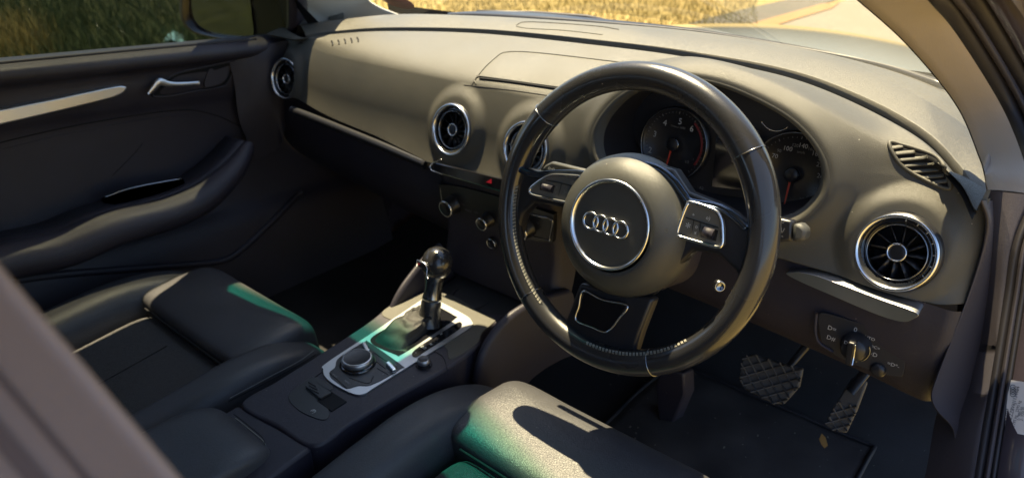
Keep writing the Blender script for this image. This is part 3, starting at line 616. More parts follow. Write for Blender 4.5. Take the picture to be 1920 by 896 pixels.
# shifter well and scale
sh = dense([(694, 638), (740, 606), (790, 570), (803, 566), (850, 590), (852, 598), (800, 634), (752, 664), (742, 664)], 90, True)
link('gear_gate', prism([cpx(a, b, .0040) for a, b in sh], -CSN*.006), 'gloss_black', con, bevel=.0006, auto=50)
sc_ = dense([(773, 666), (776, 657), (800, 640), (835, 618), (858, 604), (866, 606), (862, 615), (835, 634), (795, 659), (782, 668)], 80, True)
link('gear_scale', prism([cpx(a, b, .0043) for a, b in sc_], -CSN*.003), 'gloss_black', con, bevel=.0003, auto=50)
mk = MB(); xdir = cpx(760, 684)-cpx(690, 636)
for s_, px, py, sz in (('P', 849, 609, .007), ('R', 827, 626, .007), ('N', 808, 645, .007), ('D/S', 794, 651, .0075), ('v', 780, 661, .006), ('+', 795, 640, .006)): text(s_, sz, cpx(px, py, .0048), xdir, cy_, mk)
link('scale_marks', mk, 'white_mark', con, smooth=False)
b1 = link('button_base', lathe([(.0130, 0), (.0125, .002)], cpx(795, 684, .0005), CSN, 40), 'gap', con)
vb = link('volume_knob', lathe([(.0098, .0), (.0100, .0105), (.0090, .0128), (.0078, .0124), (0, .0126)], cpx(795, 685, .0005), CSN, 40), 'satin_black', con)
link('knob_ring', lathe([(.0101, .0060), (.0103, .0098), (.0096, .0126), (.0085, .0130)], cpx(795, 685, .0005), CSN, 40), 'satin_silver', vb)
link('panel_gap', tube([cpx(a, b, .0006) for a, b in dense([(812, 658), (830, 668), (838, 690), (840, 700)], 16)], .0006, 5), 'gap', con)
link('panel_gap', tube([cpx(a, b, .0006) for a, b in dense([(545, 742), (560, 728), (600, 700), (608, 695)], 16)], .0006, 5), 'gap', con)
pb = link('parking_brake_switch', prism([cpx(a, b, .0012) for a, b in dense([(541, 741), (575, 711), (590, 706), (625, 724), (608, 742), (618, 776), (602, 786), (560, 768)], 60, True)], -CSN*.003), 'satin_black', con, bevel=.0006, auto=50)
link('switch_well', prism([cpx(a, b, .0016) for a, b in ((612, 727), (650, 752), (622, 770), (594, 751))], -CSN*.002), 'gap', pb, smooth=False)
link('switch_lever', prism([cpx(a, b, .006) for a, b in ((572, 722), (588, 712), (622, 734), (600, 746))], -CSN*.006), 'satin_black', pb, bevel=.001, smooth=False)
for d_ in (0, 7, 14): link('rib', tube([cpx(578+d_*.2, 716+d_*.9, .0065), cpx(592+d_*.4, 724+d_*.9, .0065)], .0007, 5), 'gap', pb)
link('brake_mark', text('(P)', .0075, cpx(588, 770, .0018), xdir, cy_), 'white_mark', pb, smooth=False)
# console rear base under armrest and side cheeks
link('rear_base', prism([cpx(a, b, -.004) for a, b in ((446, 758), (585, 838), (470, 920), (330, 830))], -CSN*.2), 'dark_plastic', con, bevel=.005, auto=50)
# arched side supports running up to the stack
def arch(px, xr, name, wd, m):
    pts = np.array([at(a, b, x=xx) for a, b, xx in px]); pts = crom(pts, 50)
    inn = pts+np.array([wd, 0, 0]); low = pts+np.array([0, .03, -.16]); lowi = inn+np.array([0, .03, -.16])
    rim = pts+np.array([wd*.3, -.004, .004]); rim2 = pts+np.array([wd*.75, -.004, .004])
    link(name, MB().add(*grid(np.array([low, pts+np.array([0, 0, -.006]), rim, rim2, inn+np.array([0, 0, -.006]), lowi]))), m, con)
arch([(728, 584, -.470), (738, 560, -.472), (752, 535, -.474), (772, 508, -.477), (795, 480, -.48), (822, 455, -.482)], 0, 'side_arch', .012, 'dark_plastic')
arch([(884, 712, -.255), (890, 680, -.252), (903, 645, -.250), (925, 612, -.247), (955, 583, -.242), (1000, 558, -.235), (1060, 540, -.225)], 0, 'side_arch', .016, 'dark_plastic')
cpc = cpx(886, 560, -.02); link('cup_holder', lathe([(.040, -.06), (.040, .0), (.037, .002), (.035, 0), (.034, -.07), (0, -.07)], at(884, 556, z=-.325), CSN, 40), 'shroud_plastic', con)
tip_ = link('tray', sell((-.366, .085, -.345), (.095, .06, .02), (.3, .4)), 'shroud_plastic', con)

# ------------------------------------------------------------------ gear lever
gl = thing('gear_lever', 'black ball topped gear lever with silver collar and dark boot in the console', 'gear lever', tuple(cpx(775, 615)))
kb = at(820, 491, x=-.366); bot = at(808, 572, x=-.366); foot = cpx(795, 600, .0)
axl = unit(kb-bot); Rk = .0262
G = []
sdv = np.array([1., 0, 0]); bk = unit(np.cross(axl, sdv)); bk = bk if bk[1] < 0 else -bk
link('knob', lathe([(0, Rk), (.008, Rk*.95), (.0175, Rk*.76), (.0235, Rk*.45), (.0262, 0), (.0256, -.007), (.0235, -.015), (.0200, -.021), (.0170, -.024)], kb, axl, 48), 'rim_smooth', gl)
link('collar', lathe([(.0185, -.018), (.0188, -.024), (.0170, -.032), (.0155, -.044), (.0150, -.056), (.0162, -.062), (.0165, -.067), (.0130, -.068)], kb, axl, 40), 'dark_chrome', gl)
link('boot_neck', lathe([(.0150, -.066), (.0175, -.074), (.0165, -.082), (.0185, -.092), (.0180, -.102), (.022, -.112)], kb, axl, 32), 'rim_leather', gl)
fr = unit(bk-sdv*.2)
b_c = kb+bk*.0235-axl*.005-sdv*.005
link('release_button', box(b_c, (.0115, .0045, .005), (unit(sdv-bk*(-.0)), axl, bk)), 'satin_black', gl, bevel=.0015, smooth=False)
link('button_trim', tube([b_c+bk*.0055+sdv*a+axl*b for a, b in ((-.013, -.004), (-.013, .006), (.006, .006), (.012, -.001), (.013, -.014), (.018, -.017))], .0010, 6), 'chrome', gl)
link('red_light', box(b_c+bk*.0055-sdv*.008+axl*.001, (.0018, .0012, .0006), (sdv, axl, bk)), 'hazard_red', gl, smooth=False)
# boot: folded leather falling from neck to the gate
gate = arclen(np.array([cpx(a, b, .004) for a, b in dense([(703, 637), (745, 606), (790, 578), (808, 582), (828, 598), (800, 622), (762, 650), (742, 655)], 80, True)]), 64, True)
top = kb-axl*.095; rows = []
q = np.array([gate[i]-top for i in range(64)])
ang = [atan2(v @ bk, v @ sdv) for v in q]
ringT = np.array([top+.0180*(cos(a)*sdv+sin(a)*bk) for a in ang])
for t in np.linspace(0, 1, 22):
    s_ = t**1.05; rr = ringT*(1-s_)+gate*s_; 
    wr = .0032*sin(pi*t)*np.sin(np.array(ang)*7+t*9)+.0015*sin(pi*t)*np.sin(np.array(ang)*13-t*14)
    rr = rr+(rr-rr.mean(0))/np.linalg.norm(rr-rr.mean(0), axis=1)[:, None]*wr[:, None]; rr[:, 2] += .012*sin(pi*t)+.0015*sin(t*22)*sin(pi*t); rows.append(rr)
link('boot', MB().add(*grid(np.array(rows), False, True)), 'boot_leather', gl)

# ------------------------------------------------------------------ armrest
ar = thing('armrest', 'black leather centre armrest with stitched front edge behind the console', 'armrest', (-.4, -.46, -.4))
AX = unit([1, 0, 0]); AY = unit([.0, 1, -.12]); AZ = np.cross(AX, AY)
def aw(L, Q): Q = Q.copy(); Q[..., 2] += -.02*np.clip(L[..., 1], 0, 1)**4; return Q
link('pad', sell((-.376, -.535, -.238), (.080, .160, .038), (.34, .28), (AX, AY, AZ), 80, 40, aw), 'leather', ar)
link('base', sell((-.372, -.525, -.295), (.066, .14, .030), (.3, .3), (AX, AY, AZ)), 'dark_plastic', ar)
for dz in (.010, .003, -.006):
    q = np.linspace(-.045, .045, 30); link('seam', tube([np.array([-.376, -.535, -.238])+AX*(t+.01)+AY*(.160*(1-.5*(abs(t+.01)/.080)**6)+.0012-abs(dz)*.02)+AZ*dz for t in q], .0007, 5), 'thread' if dz == .003 else 'gap', ar)

# ------------------------------------------------------------------ seats
BOL = []
def seat(name, label, cx, fy, fz, parts=True):
    """cushion: u across, v back from the front edge; sits in the tilted car frame"""
    t = thing(name, label, 'car seat', (cx, fy-.25, fz-.15))
    A = np.array([1., 0, 0]); B = unit([0, 1, -.04]); Cc = np.cross(A, B)
    def F(u, v, z): return np.array([cx, fy, fz])+A*u-B*v+Cc*z
    def wthigh(L, Q):
        Q = Q.copy(); f = np.clip(L[..., 1], -1, 1); Q[..., 2] -= .03*np.clip(f-.1, 0, 1)**2; Q[..., 0] *= 1-.05*np.clip(f, 0, 1); Q[..., 2] += .008*np.abs(L[..., 0])**2.5*(L[..., 2] > 0)
        return Q
    link('thigh_pad', sell(F(0, .085, -.055), (.186, .085, .060), (.34, .22), (A, B, Cc), 90, 60, wthigh), 'leather', t)
    def wins(L, Q):
        Q = Q.copy(); Q[..., 2] -= .006*(1-np.abs(L[..., 0])**2); return Q
    link('seat_insert', sell(F(0, .33, -.068), (.150, .175, .055), (.35, .25), (A, B, Cc), 80, 50, wins), 'seat_fabric', t)
    link('insert_seam', tube([F(u, .172+.0*u, -.0125) for u in np.linspace(-.14, .14, 20)], .002, 6), 'gap', t)
    link('insert_seam', tube([F(.0+.02*0, v, -.0185) for v in np.linspace(.2, .48, 20)], .0007, 5), 'gap', t)
    for s_ in (-1, 1):
        def wb(L, Q, s_=s_):
            Q = Q.copy(); f = L[..., 1]; g = np.clip((f+1)/2, 0, 1)
            Q[..., 0] += -s_*.030*np.clip(f-.2, 0, 1)**2; Q[..., 2] += -.050*np.clip(f, 0, 1)**2.2+.006
            Q[..., 0] += s_*.012*np.clip(-L[..., 2], 0, 1)
            return Q
        bm_ = sell(F(s_*.208, .275, -.052), (.046, .262, .075), (.6, .40), (A, B, Cc), 90, 60, wb); bl = link('side_bolster', bm_, 'leather', t)
        BOL.append((bvh_of(bm_), bl))
    link('seat_base', box(F(0, .28, -.16), (.21, .22, .05), (A, B, Cc)), 'dark_plastic', t, bevel=.02, seg=3)
    # backrest, leaning back
    Bb = unit([0, -.38, 1]); Cb = np.cross(A, Bb)
    c0 = F(0, .68, .27)
    link('backrest', sell(c0, (.205, .30, .055), (.5, .35), (A, Bb, Cb), 60, 40), 'leather', t)
    return t
seat('passenger_seat', 'empty black leather passenger seat beyond the console, its front edge lit green', -.735, -.135, -.295)
for px_ in ([(428, 752), (500, 716), (560, 684), (592, 664)], [(431, 746), (500, 709), (560, 677), (588, 657)]):
    h = hits(dense(px_, 40), .0003, BOL[1][0])
    if len(h) > 5: link('stitch_line', tube(h, .0007, 5), 'gap' if px_[0][0] == 428 else 'dim_mark', BOL[1][1])
ds = seat('driver_seat', 'black leather driver seat below the steering wheel, sunlit around the shadow of the wheel', .0, -.030, -.300)

# ------------------------------------------------------------------ pedals and floor
ft = bpy.data.objects
car_floor = MB(); fl = [[(x, y, -.56+SLZ*y+(.25*max(0, y-.40) if y > .40 else 0)) for y in (-.9, -.5, -.2, 0, .2, .35, .45, .6)] for x in np.linspace(-1.1, .40, 16)]
F3 = np.array(fl); fl2 = np.concatenate([F3, F3[:, -1:]+np.array([0, .02, .45])], 1); car_floor.add(*grid(fl2))
tag(link('carpet', car_floor, 'carpet'), 'dark grey carpet on the floor of the car below the pedals', 'carpet')
zf = lambda y: -.56+SLZ*y
mt = [[(x, y, zf(y)+.012+.004*sin(x*40)*sin(y*31)) for y in np.linspace(-.15, .40, 26)] for x in np.linspace(-.14, .27, 22)]
tag(link('floor_mat', MB().add(*grid(np.array(mt))), 'mat_felt', solid=.006), 'dusty felt floor mat lying under the brake and accelerator pedals', 'floor mat')
me_ = np.array(mt); edge_ = np.concatenate([me_[0], me_[:, -1], me_[-1][::-1], me_[:, 0][::-1]])+np.array([0, 0, .002])
mobj = [o for o in COL.objects if o.name == 'floor_mat'][0]
link('bound_edge', tube(arclen(edge_, 160, True), .0045, 6, True), 'rubber', mobj)
cb = MB()
for _ in range(90):
    x_ = rng.uniform(-.25, .33); y_ = rng.uniform(-.12, .44); r_s = rng.uniform(.0004, .0013)
    box((x_, y_, zf(y_)+.021), (r_s, r_s*rng.uniform(.5, 2), r_s*.6), (np.array([cos(x_*99), sin(x_*99), 0]), np.array([-sin(x_*99), cos(x_*99), 0]), np.array([0, 0, 1.])), cb)
cbo = link('crumbs', cb, 'label_grit', smooth=False); cbo['kind'] = 'stuff'
pk = unit([0, -.80, .60]); pu = np.cross([1, 0, 0], pk); pu = pu if pu[2] > 0 else -pu
def pedal(name, label, out, c0, grid_lines, arm):
    P0 = np.array([c0[0], c0[1], c0[2]]); pp = lambda a, b, o=0: on(a, b, P0+pk*o, pk)
    t = thing(name, label, 'pedal', tuple(P0))
    link('pad', prism([pp(a, b) for a, b in out], -pk*.012), 'pedal_rubber', t, bevel=.003, auto=40)
    mb = MB()
    for (a, b) in grid_lines: tube([pp(*a, .0012), pp(*b, .0012)], .0016, 6, mb=mb)
    link('tread', mb, 'pedal_rubber', t)
    link('arm', tube(np.array([P0+np.array(a) for a in arm]), .008, 10, sx=.5), 'satin_black', t)
    return t
def clipgrid(poly, d1, d2, step):
    poly = np.array(poly, float); out = []
    def clip(p, d):
        ts = []
        for i in range(len(poly)):
            a, b = poly[i], poly[(i+1) % len(poly)]; e_ = b-a; den = d[0]*e_[1]-d[1]*e_[0]
            if abs(den) < 1e-9: continue
            w_ = a-p; t = (w_[0]*e_[1]-w_[1]*e_[0])/den; s_ = (w_[0]*d[1]-w_[1]*d[0])/den
            if 0 <= s_ <= 1: ts.append(t)
        return (min(ts), max(ts)) if len(ts) >= 2 else None
    c = poly.mean(0)
    for d, o in ((np.array(d1), np.array(d2)), (np.array(d2), np.array(d1))):
        nrm = np.array([-d[1], d[0]])/np.hypot(*d)
        for k in range(-12, 13):
            r_ = clip(c+nrm*step*k, d)
            if r_ and r_[1]-r_[0] > .02: out.append((tuple(c+nrm*step*k+d*r_[0]), tuple(c+nrm*step*k+d*r_[1])))
    return out
bo = [(1392, 668), (1412, 664), (1470, 682), (1505, 690), (1498, 725), (1468, 758), (1448, 756), (1395, 728), (1386, 705)]
pedal('brake_pedal', 'wide black brake pedal with diamond tread rubber pad', bo, (.13, .27, -.40), clipgrid(bo, (1, -.28), (.55, 1), 16), [(.0, .012, .0), (.02, .03, .05), (.035, .06, .12), (.04, .12, .22)])
go = [(1598, 706), (1626, 716), (1606, 770), (1586, 812), (1562, 806), (1546, 796), (1560, 765)]
pedal('accelerator_pedal', 'narrow black accelerator pedal to the right of the brake pedal', go, (.23, .28, -.42), clipgrid([(1570, 752), (1610, 762), (1586, 812), (1562, 806), (1546, 796)], (1, -.28), (.6, 1), 15), [(.0, .012, .02), (.02, .05, .08), (.03, .10, .16)])
fr_ = [at(a, b, y=.22) for a, b in ((1228, 720), (1240, 690), (1282, 700), (1284, 740), (1262, 792), (1234, 786))]
tag(link('footrest', prism(fr_, (0, .04, -.02)), 'dark_plastic', bevel=.004, auto=40), 'dark plastic footrest against the tunnel below the steering wheel', 'footrest')
lf = [at(a, b, z=-.575) for a, b in ((1540, 832), (1536, 822), (1541, 812), (1548, 820), (1552, 834), (1546, 839))]
tag(link('dead_leaf', prism(lf, (0, 0, -.001)), 'leaf', smooth=False), 'small dry orange leaf on the floor below the accelerator pedal', 'leaf')

# ------------------------------------------------------------------ passenger door
DX = -1.07
def dz_(y): return -.215*y                                # belt line droop
door = thing('passenger_door', 'dark grey passenger door panel with silver strip, silver handle and curved armrest', 'car door', (DX, 0, -.4))
def D(a, b, x=DX): return at(a, b, x=x)
ysD = np.linspace(-.75, .42, 120)
prof = [(-.085, .000, -.5), (.078, .000, 0)]
pz = np.array([-.62, -.50, -.42, -.36, -.33, -.30, -.25, -.20, -.12, -.06, -.03, .0, .022, .036, .046, .058, .070, .080, .084])
pxo = np.array([-.00, .000, -.004, -.012, -.022, -.040, -.048, -.050, -.050, -.046, -.034, -.026, -.024, -.018, .000, .006, .002, -.014, -.045])
P = np.array([[(DX+np.interp(0, [0], [0])+o, y, z+dz_(y)+.0) for z, o in zip(np.repeat(pz, 1), pxo)] for y in ysD])
P = np.swapaxes(crom(np.swapaxes(P, 0, 1), 90), 0, 1)
mbD = MB().add(*grid(P)); BD = bvh_of(mbD); link('panel', mbD, 'door_plastic', door)
def dl(name, px, r, m, off=.0003, n=50, taper=None, sx=1, parent=None, ns=10):
    h = hits(dense(px, n), off, BD)
    if len(h) < 4: return None
    rr = r*np.interp(np.linspace(0, 1, len(h)), *taper) if taper else r
    return link(name, tube(h, rr, ns, nrm=(1, 0, 0), sx=sx), m, parent or door)
dst = [at(a, b, x=-1.084) for a, b in dense([(-60, 220), (0, 206), (100, 186), (200, 165), (230, 161), (238, 168), (218, 182), (150, 200), (70, 219), (0, 235), (-60, 250)], 90, True)]
link('silver_trim', prism(dst, (-.03, 0, 0)), 'door_silver', door, bevel=.005, seg=4, auto=50)
dl('panel_gap', [(-40, 285), (0, 268), (160, 232), (330, 207), (400, 215), (450, 237), (500, 262)], .0012, 'gap')
dl('panel_gap', [(-40, 298), (0, 281), (160, 244), (320, 217), (370, 220)], .0008, 'dark_plastic')
dl('panel_gap', [(210, 330), (250, 290), (268, 268)], .0006, 'gap')
# handle recess
rec = hits(dense([(285, 180), (300, 160), (330, 138), (390, 124), (436, 114), (440, 122), (430, 150), (415, 163), (360, 172), (320, 180)], 60, True), .0012, BD)
cc = np.mean(rec, 0); n = len(rec); mb = MB().add(np.array(rec+[cc-np.array([.006, 0, 0])]), [(i, (i+1) % n, n) for i in range(n)])
rc = link('handle_recess', mb, 'gap', door); link('recess_frame', tube(rec, .0022, 8, True), 'door_plastic', rc)
lk = [on(a, b, cc+np.array([.003, 0, 0]), (1, 0, 0)) for a, b in dense([(396, 126), (430, 120), (426, 146), (412, 158), (384, 163)], 40, True)]
link('lock_button', prism(lk, (-.004, 0, 0)), 'door_plastic', rc, bevel=.001, auto=40)
hd = [on(a, b, cc+np.array([.022, 0, 0]), (1, 0, 0)) for a, b in ((278, 177), (290, 163), (300, 154), (318, 158), (345, 158), (374, 156))]
link('door_handle', tube(crom(hd, 40), .0075*np.interp(np.linspace(0, 1, 40), [0, .2, .4, .7, 1], [.35, .8, 1.1, .62, .55]), 14, nrm=(1, 0, 0), sx=.5), 'door_silver', door)
# armrest with pull handle
def ap(a, b, x): return at(a, b, x=x)
armt = crom([ap(-90, 490, -1.02), ap(0, 462, -1.02), ap(100, 440, -1.01), (ap(200, 402, -1.0)), ap(300, 378, -1.0), ap(370, 350, -1.0), ap(415, 318, -1.005), ap(445, 288, -1.015), ap(464, 262, -1.03)], 70)
tt = np.linspace(0, 1, 70); ra = np.interp(tt, [0, .3, .6, .8, .93, 1], [.034, .036, .032, .024, .017, .012])
link('armrest', tube(armt-np.array([0, 0, 1])*ra[:, None]*.9, ra, 24, nrm=(1, 0, 0), sx=1.15), 'door_plastic', door)
link('armrest_ledge', MB().add(*grid(np.array([armt+np.array([-.005, 0, -.012]), armt+np.array([-.10, 0, -.018])]))), 'door_plastic', door, solid=.01)
wsw = [at(a, b, x=-1.055) for a, b in dense([(190, 372), (250, 350), (330, 336), (345, 338), (335, 350), (270, 368), (215, 380)], 40, True)]
link('window_switch_panel', prism(wsw, (0, 0, -.004)), 'satin_black', door, bevel=.001, auto=40)
link('switch_trim', tube([at(a, b, x=-1.052) for a, b in dense([(195, 370), (250, 352), (340, 335)], 16)], .0018, 8), 'dark_chrome', door)
dl('pocket_lip', [(20, 527), (120, 514), (300, 500), (410, 490), (450, 470), (500, 425), (565, 360)], .008, 'door_plastic', sx=.8)
# front corner cheek of the door up to the mirror sail
ck = [[at(430, 118, x=-1.085), at(440, 160, x=-1.09), at(450, 230, x=-1.09), at(480, 300, x=-1.10)],
      [at(490, 88, x=-1.07), at(492, 120, x=-1.06), at(500, 190, x=-1.06), at(520, 280, x=-1.08)],
      [at(560, 72, x=-1.05), at(535, 100, x=-1.055), at(522, 170, x=-1.055), at(530, 260, x=-1.06)],
      [at(640, 60, x=-1.02), at(600, 82, x=-1.03), at(545, 115, x=-1.05), at(540, 230, x=-1.07)]]
xz_loft(ck, 'door_plastic', 'front_cheek', door, n=40, k=24)
gz = [at(a, b, x=-1.115) for a, b in ((-60, 128), (480, 78), (560, 45), (545, -20), (500, -400), (-200, -420))]
link('window_glass', prism(gz, (-.004, 0, 0)), 'side_glass', door, smooth=False)
dl('window_seal', [(-60, 126), (0, 119), (240, 96), (480, 74)], .0035, 'rubber', off=.0)
sail = [at(a, b, x=-1.10) for a, b in ((470, 82), (555, 66), (612, 64), (590, 40), (560, 12), (558, 30), (568, 60), (520, 70))]
link('sail_panel', prism([at(a, b, x=-1.09) for a, b in ((556, 68), (618, 64), (592, 38), (560, 10))], (-.03, 0, 0)), 'rubber', door, smooth=False)

# door mirror outside the passenger window
dm = thing('door_mirror', 'dark passenger side door mirror seen through the side window', 'mirror', tuple(at(450, 40, y=.30)))
def mp(a, b, y=.28): return at(a, b, y=y)
ho = [mp(a, b) for a, b in dense([(345, -30), (337, 20), (345, 48), (372, 66), (430, 76), (500, 76), (540, 62), (546, 30), (540, -30), (500, -90), (400, -90)], 80, True)]
hb = [p+(np.mean(ho, 0)-p)*.45+np.array([-.02, .14, -.01]) for p in ho]
hm = [p+(np.mean(ho, 0)-p)*.10+np.array([-.01, .07, -.005]) for p in ho]
hr = [p+(np.mean(ho, 0)-p)*.07 for p in ho]; hr2 = [p+(np.mean(ho, 0)-p)*.10+np.array([0, .015, 0]) for p in ho]
link('housing', MB().add(*grid(np.array([hr2, hr, ho, hm, hb]), False, True)), 'body_paint', dm)
go_ = [mp(a, b, .292) for a, b in dense([(362, -30), (360, 18), (372, 46), (410, 66), (470, 72), (472, 30), (462, -30), (440, -70), (390, -70)], 60, True)]
gc = np.mean(go_, 0); link('mirror_glass', MB().add(np.array(go_), [tuple(range(len(go_)))]), 'mirror', dm, smooth=False)
link('mirror_surround', MB().add(np.array([p+(np.mean(ho, 0)-p)*.08+np.array([0, .017, 0]) for p in ho]), [tuple(range(len(ho)))]), 'satin_black', dm, smooth=False)
link('mirror_arm', tube([at(540, 50, x=-1.16), at(520, 62, x=-1.26)], .03, 14, sx=.6), 'body_paint', dm)

# ------------------------------------------------------------------ body: roof, pillars, windscreen, jamb
HY, HZ = .06, .42                                          # header
wsg = thing('windscreen', 'large curved windscreen above the dashboard with a green shade band at its top', 'windscreen', (-.366, .5, .04))
nb = 41; bx = np.linspace(-1.12, .375, nb)
def wbase(x): return np.array([x, .60-.75*((x+.366)/1.0)**2*.9, .045])
def hy_(xh): return float(np.interp(xh+SUN_K[0]*.72, [-1.1, -1.0, -.88, -.73, -.43, -.10, .2], [.30, .12, -.195, -.205, -.135, -.26, -.33]))-SUN_K[1]*.72  # unseen roof edge, skewed to set where its shadow falls on seats and console
_hx = np.linspace(-1.15, .42, 60); _hy = np.array([hy_(q) for q in _hx]); _hy = np.convolve(np.pad(_hy, 10, mode='edge'), np.ones(9)/9, 'valid')[6:-6]
def whead(x): xh = -.366+(x+.366)*(.80 if x > -.366 else .93); return np.array([xh, float(np.interp(xh, _hx, _hy)), HZ])
SB = 21
def t0_(x, xh): xx = x*.2+xh*.8; return .850-.105*math.exp(-((xx+.26)/.15)**2)*.10+.025*float(sm((-.45-xx)/.1))
def gl_(x, t): return wbase(x)*(1-t)+whead(x)*t+np.array([0, .02, .03])*sin(pi*t)
T0 = [t0_(x, whead(x)[0]) for x in bx]
link('glass', MB().add(*grid(np.array([[gl_(x, t*t0) for x, t0 in zip(bx, T0)] for t in np.linspace(0, 1, 20)]))), 'clear_glass', wsg)
sbm = link('shade_band', MB().add(*grid(np.array([[gl_(x, t0+(1-t0)*t) for x, t0 in zip(bx, T0)] for t in np.linspace(0, 1, 16)]))), 'shade_glass', wsg)
at_ = sbm.data.attributes.new('tint', 'FLOAT', 'POINT'); at_.data.foreach_set('value', [min(1, (1-t0)*t/.07) for t in np.linspace(0, 1, 16) for t0 in T0])
_t = M['shade_glass'].node_tree; _a = _t.nodes.new('ShaderNodeAttribute'); _a.attribute_name = 'tint'; _r = _t.nodes.new('ShaderNodeValToRGB')
_r.color_ramp.elements[0].color = (.96, .97, .94, 1); _r.color_ramp.elements[1].color = (.015, .34, .31, 1); _e = _r.color_ramp.elements.new(.45); _e.color = (.42, .66, .52, 1)
_t.links.new(_a.outputs['Fac'], _r.inputs[0])
for _n in _t.nodes:
    if _n.type == 'BSDF_TRANSPARENT': _t.links.new(_r.outputs[0], _n.inputs[0])
fr1 = np.array([wbase(x)+np.array([0, .0, .0]) for x in bx]); 
fs = np.array([at(a, b, z=c_) for a, b, c_ in ((840, 27, .048), (900, 24, .05), (1000, 27, .05), (1100, 36, .052), (1300, 56, .055), (1500, 88, .058), (1650, 118, .06), (1762, 150, .06))]); fs = crom(fs, 60)
fl_ = crom(np.array([at(a, b, z=c_) for a, b, c_ in ((840, 31, .046), (900, 33, .046), (1000, 39, .047), (1100, 46, .048), (1300, 64, .050), (1500, 98, .052), (1650, 130, .052), (1775, 172, .052))]), 60)
link('black_border', MB().add(*grid(np.array([fl_+np.array([0, 0, .001]), fs]))), 'satin_black', wsg, solid=.003)
stc_ = at(745, 3, y=.52); nS = unit(np.array([0, -.45, -.3])); 
link('round_sticker', lathe([(.042, 0), (.042, .001), (0, .001)], stc_, unit([.1, -.6, -.75]), 36), 'sticker', wsg)
tag(link('wiper_blade', tube([at(895, 24, y=.66), at(1000, 26, y=.68), at(1100, 33, y=.70), at(1148, 44, y=.70)], .006, 8), 'rubber'), 'black wiper blade lying along the base of the windscreen', 'wiper')

body = thing('car_body', 'dark car body round the cabin: roof, windscreen pillars, bonnet and door jamb with sill seals', 'car body', (.36, 0, -.6))
# roof
rf = [[(-.366+u*(.60 if u > 0 else .70), y, z) for u in np.linspace(-1, 1, 15)] for k, (y, z) in enumerate(((.14, HZ-.004), (-.20, HZ+.045), (-.45, HZ+.085), (-1.0, HZ+.11), (-1.5, HZ+.10)))]
R3 = np.array(rf, float); R3[2:, :, 2] -= (np.abs((R3[2:, :, 0]+.366)/.62)**3*.05); R3[0, :, 1] = [float(np.interp(q, _hx, _hy)) for q in R3[0, :, 0]]
R3[1, :, 1] = R3[0, :, 1]-.12
link('roof', MB().add(*grid(crom(R3, 40))), 'headliner', body, solid=.03, off=1)
# right A pillar trim (sheet between inner and outer edges) with outer shell
inn = [(1846, 356, .336), (1842, 330, .330), (1832, 296, .318), (1790, 200, .285), (1700, 90, .242), (1600, 0, .205), (1490, -90, .165), (1380, -170, .13)]
out = [(1935, 366, .372), (1928, 330, .370), (1905, 260, .352), (1868, 182, .320), (1790, 60, .268), (1738, 0, .240), (1650, -100, .195), (1560, -180, .155)]
a = crom([at(p, q, x=r) for p, q, r in inn], 60); b = crom([at(p, q, x=r) for p, q, r in out], 60)
# keep the band a smooth ribbon: take outer edge depth from inner edge
def depth(p): return (p-CP) @ CF
a = np.array(a); bdir = [None]*60; bb = []
ip = crom([(p, q, 0) for p, q, r in inn], 60); op_ = crom([(p, q, 0) for p, q, r in out], 60)
for i in range(60):
    v = ray(op_[i, 0], op_[i, 1]); dd = depth(a[i])-.045; bb.append(CP+v*dd)
bb = np.array(bb); md = (a+bb)/2
back = unit([-.1, .9, .35])
rows = [a+back*.05, a+back*.008, a*.97+bb*.03, a*.8+bb*.2, md, a*.2+bb*.8, bb]
for k, w in ((2, .3), (3, .8), (4, 1), (5, .7)): rows[k] = rows[k]-CF*.008*w
link('pillar_trim', MB().add(*grid(np.array(rows))), 'pillar_fabric', body)
vw = bb-CP; vw = vw/np.linalg.norm(vw, axis=1)[:, None]; va_ = a-CP; va_ = va_/np.linalg.norm(va_, axis=1)[:, None]
link('hidden_pillar_core', MB().add(*grid(np.array([a*.96+bb*.04+va_*.012, a*.90+bb*.10+va_*.07, a*.3+bb*.7+vw*.07, a*.1+bb*.9+vw*.02]))), 'rubber', body)  # hidden behind the trim; added depth that shades the right dash end
# outer shell of that pillar, towards the bonnet side and outboard
link('pillar_shell', MB().add(*grid(np.array([a+back*.045+np.array([.0, 0, 0]), a+back*.075+np.array([.03, 0, .01]), bb+back*.09+np.array([.05, 0, 0]), bb+np.array([.05, .03, 0])])[:, 14:])), 'body_paint', body)
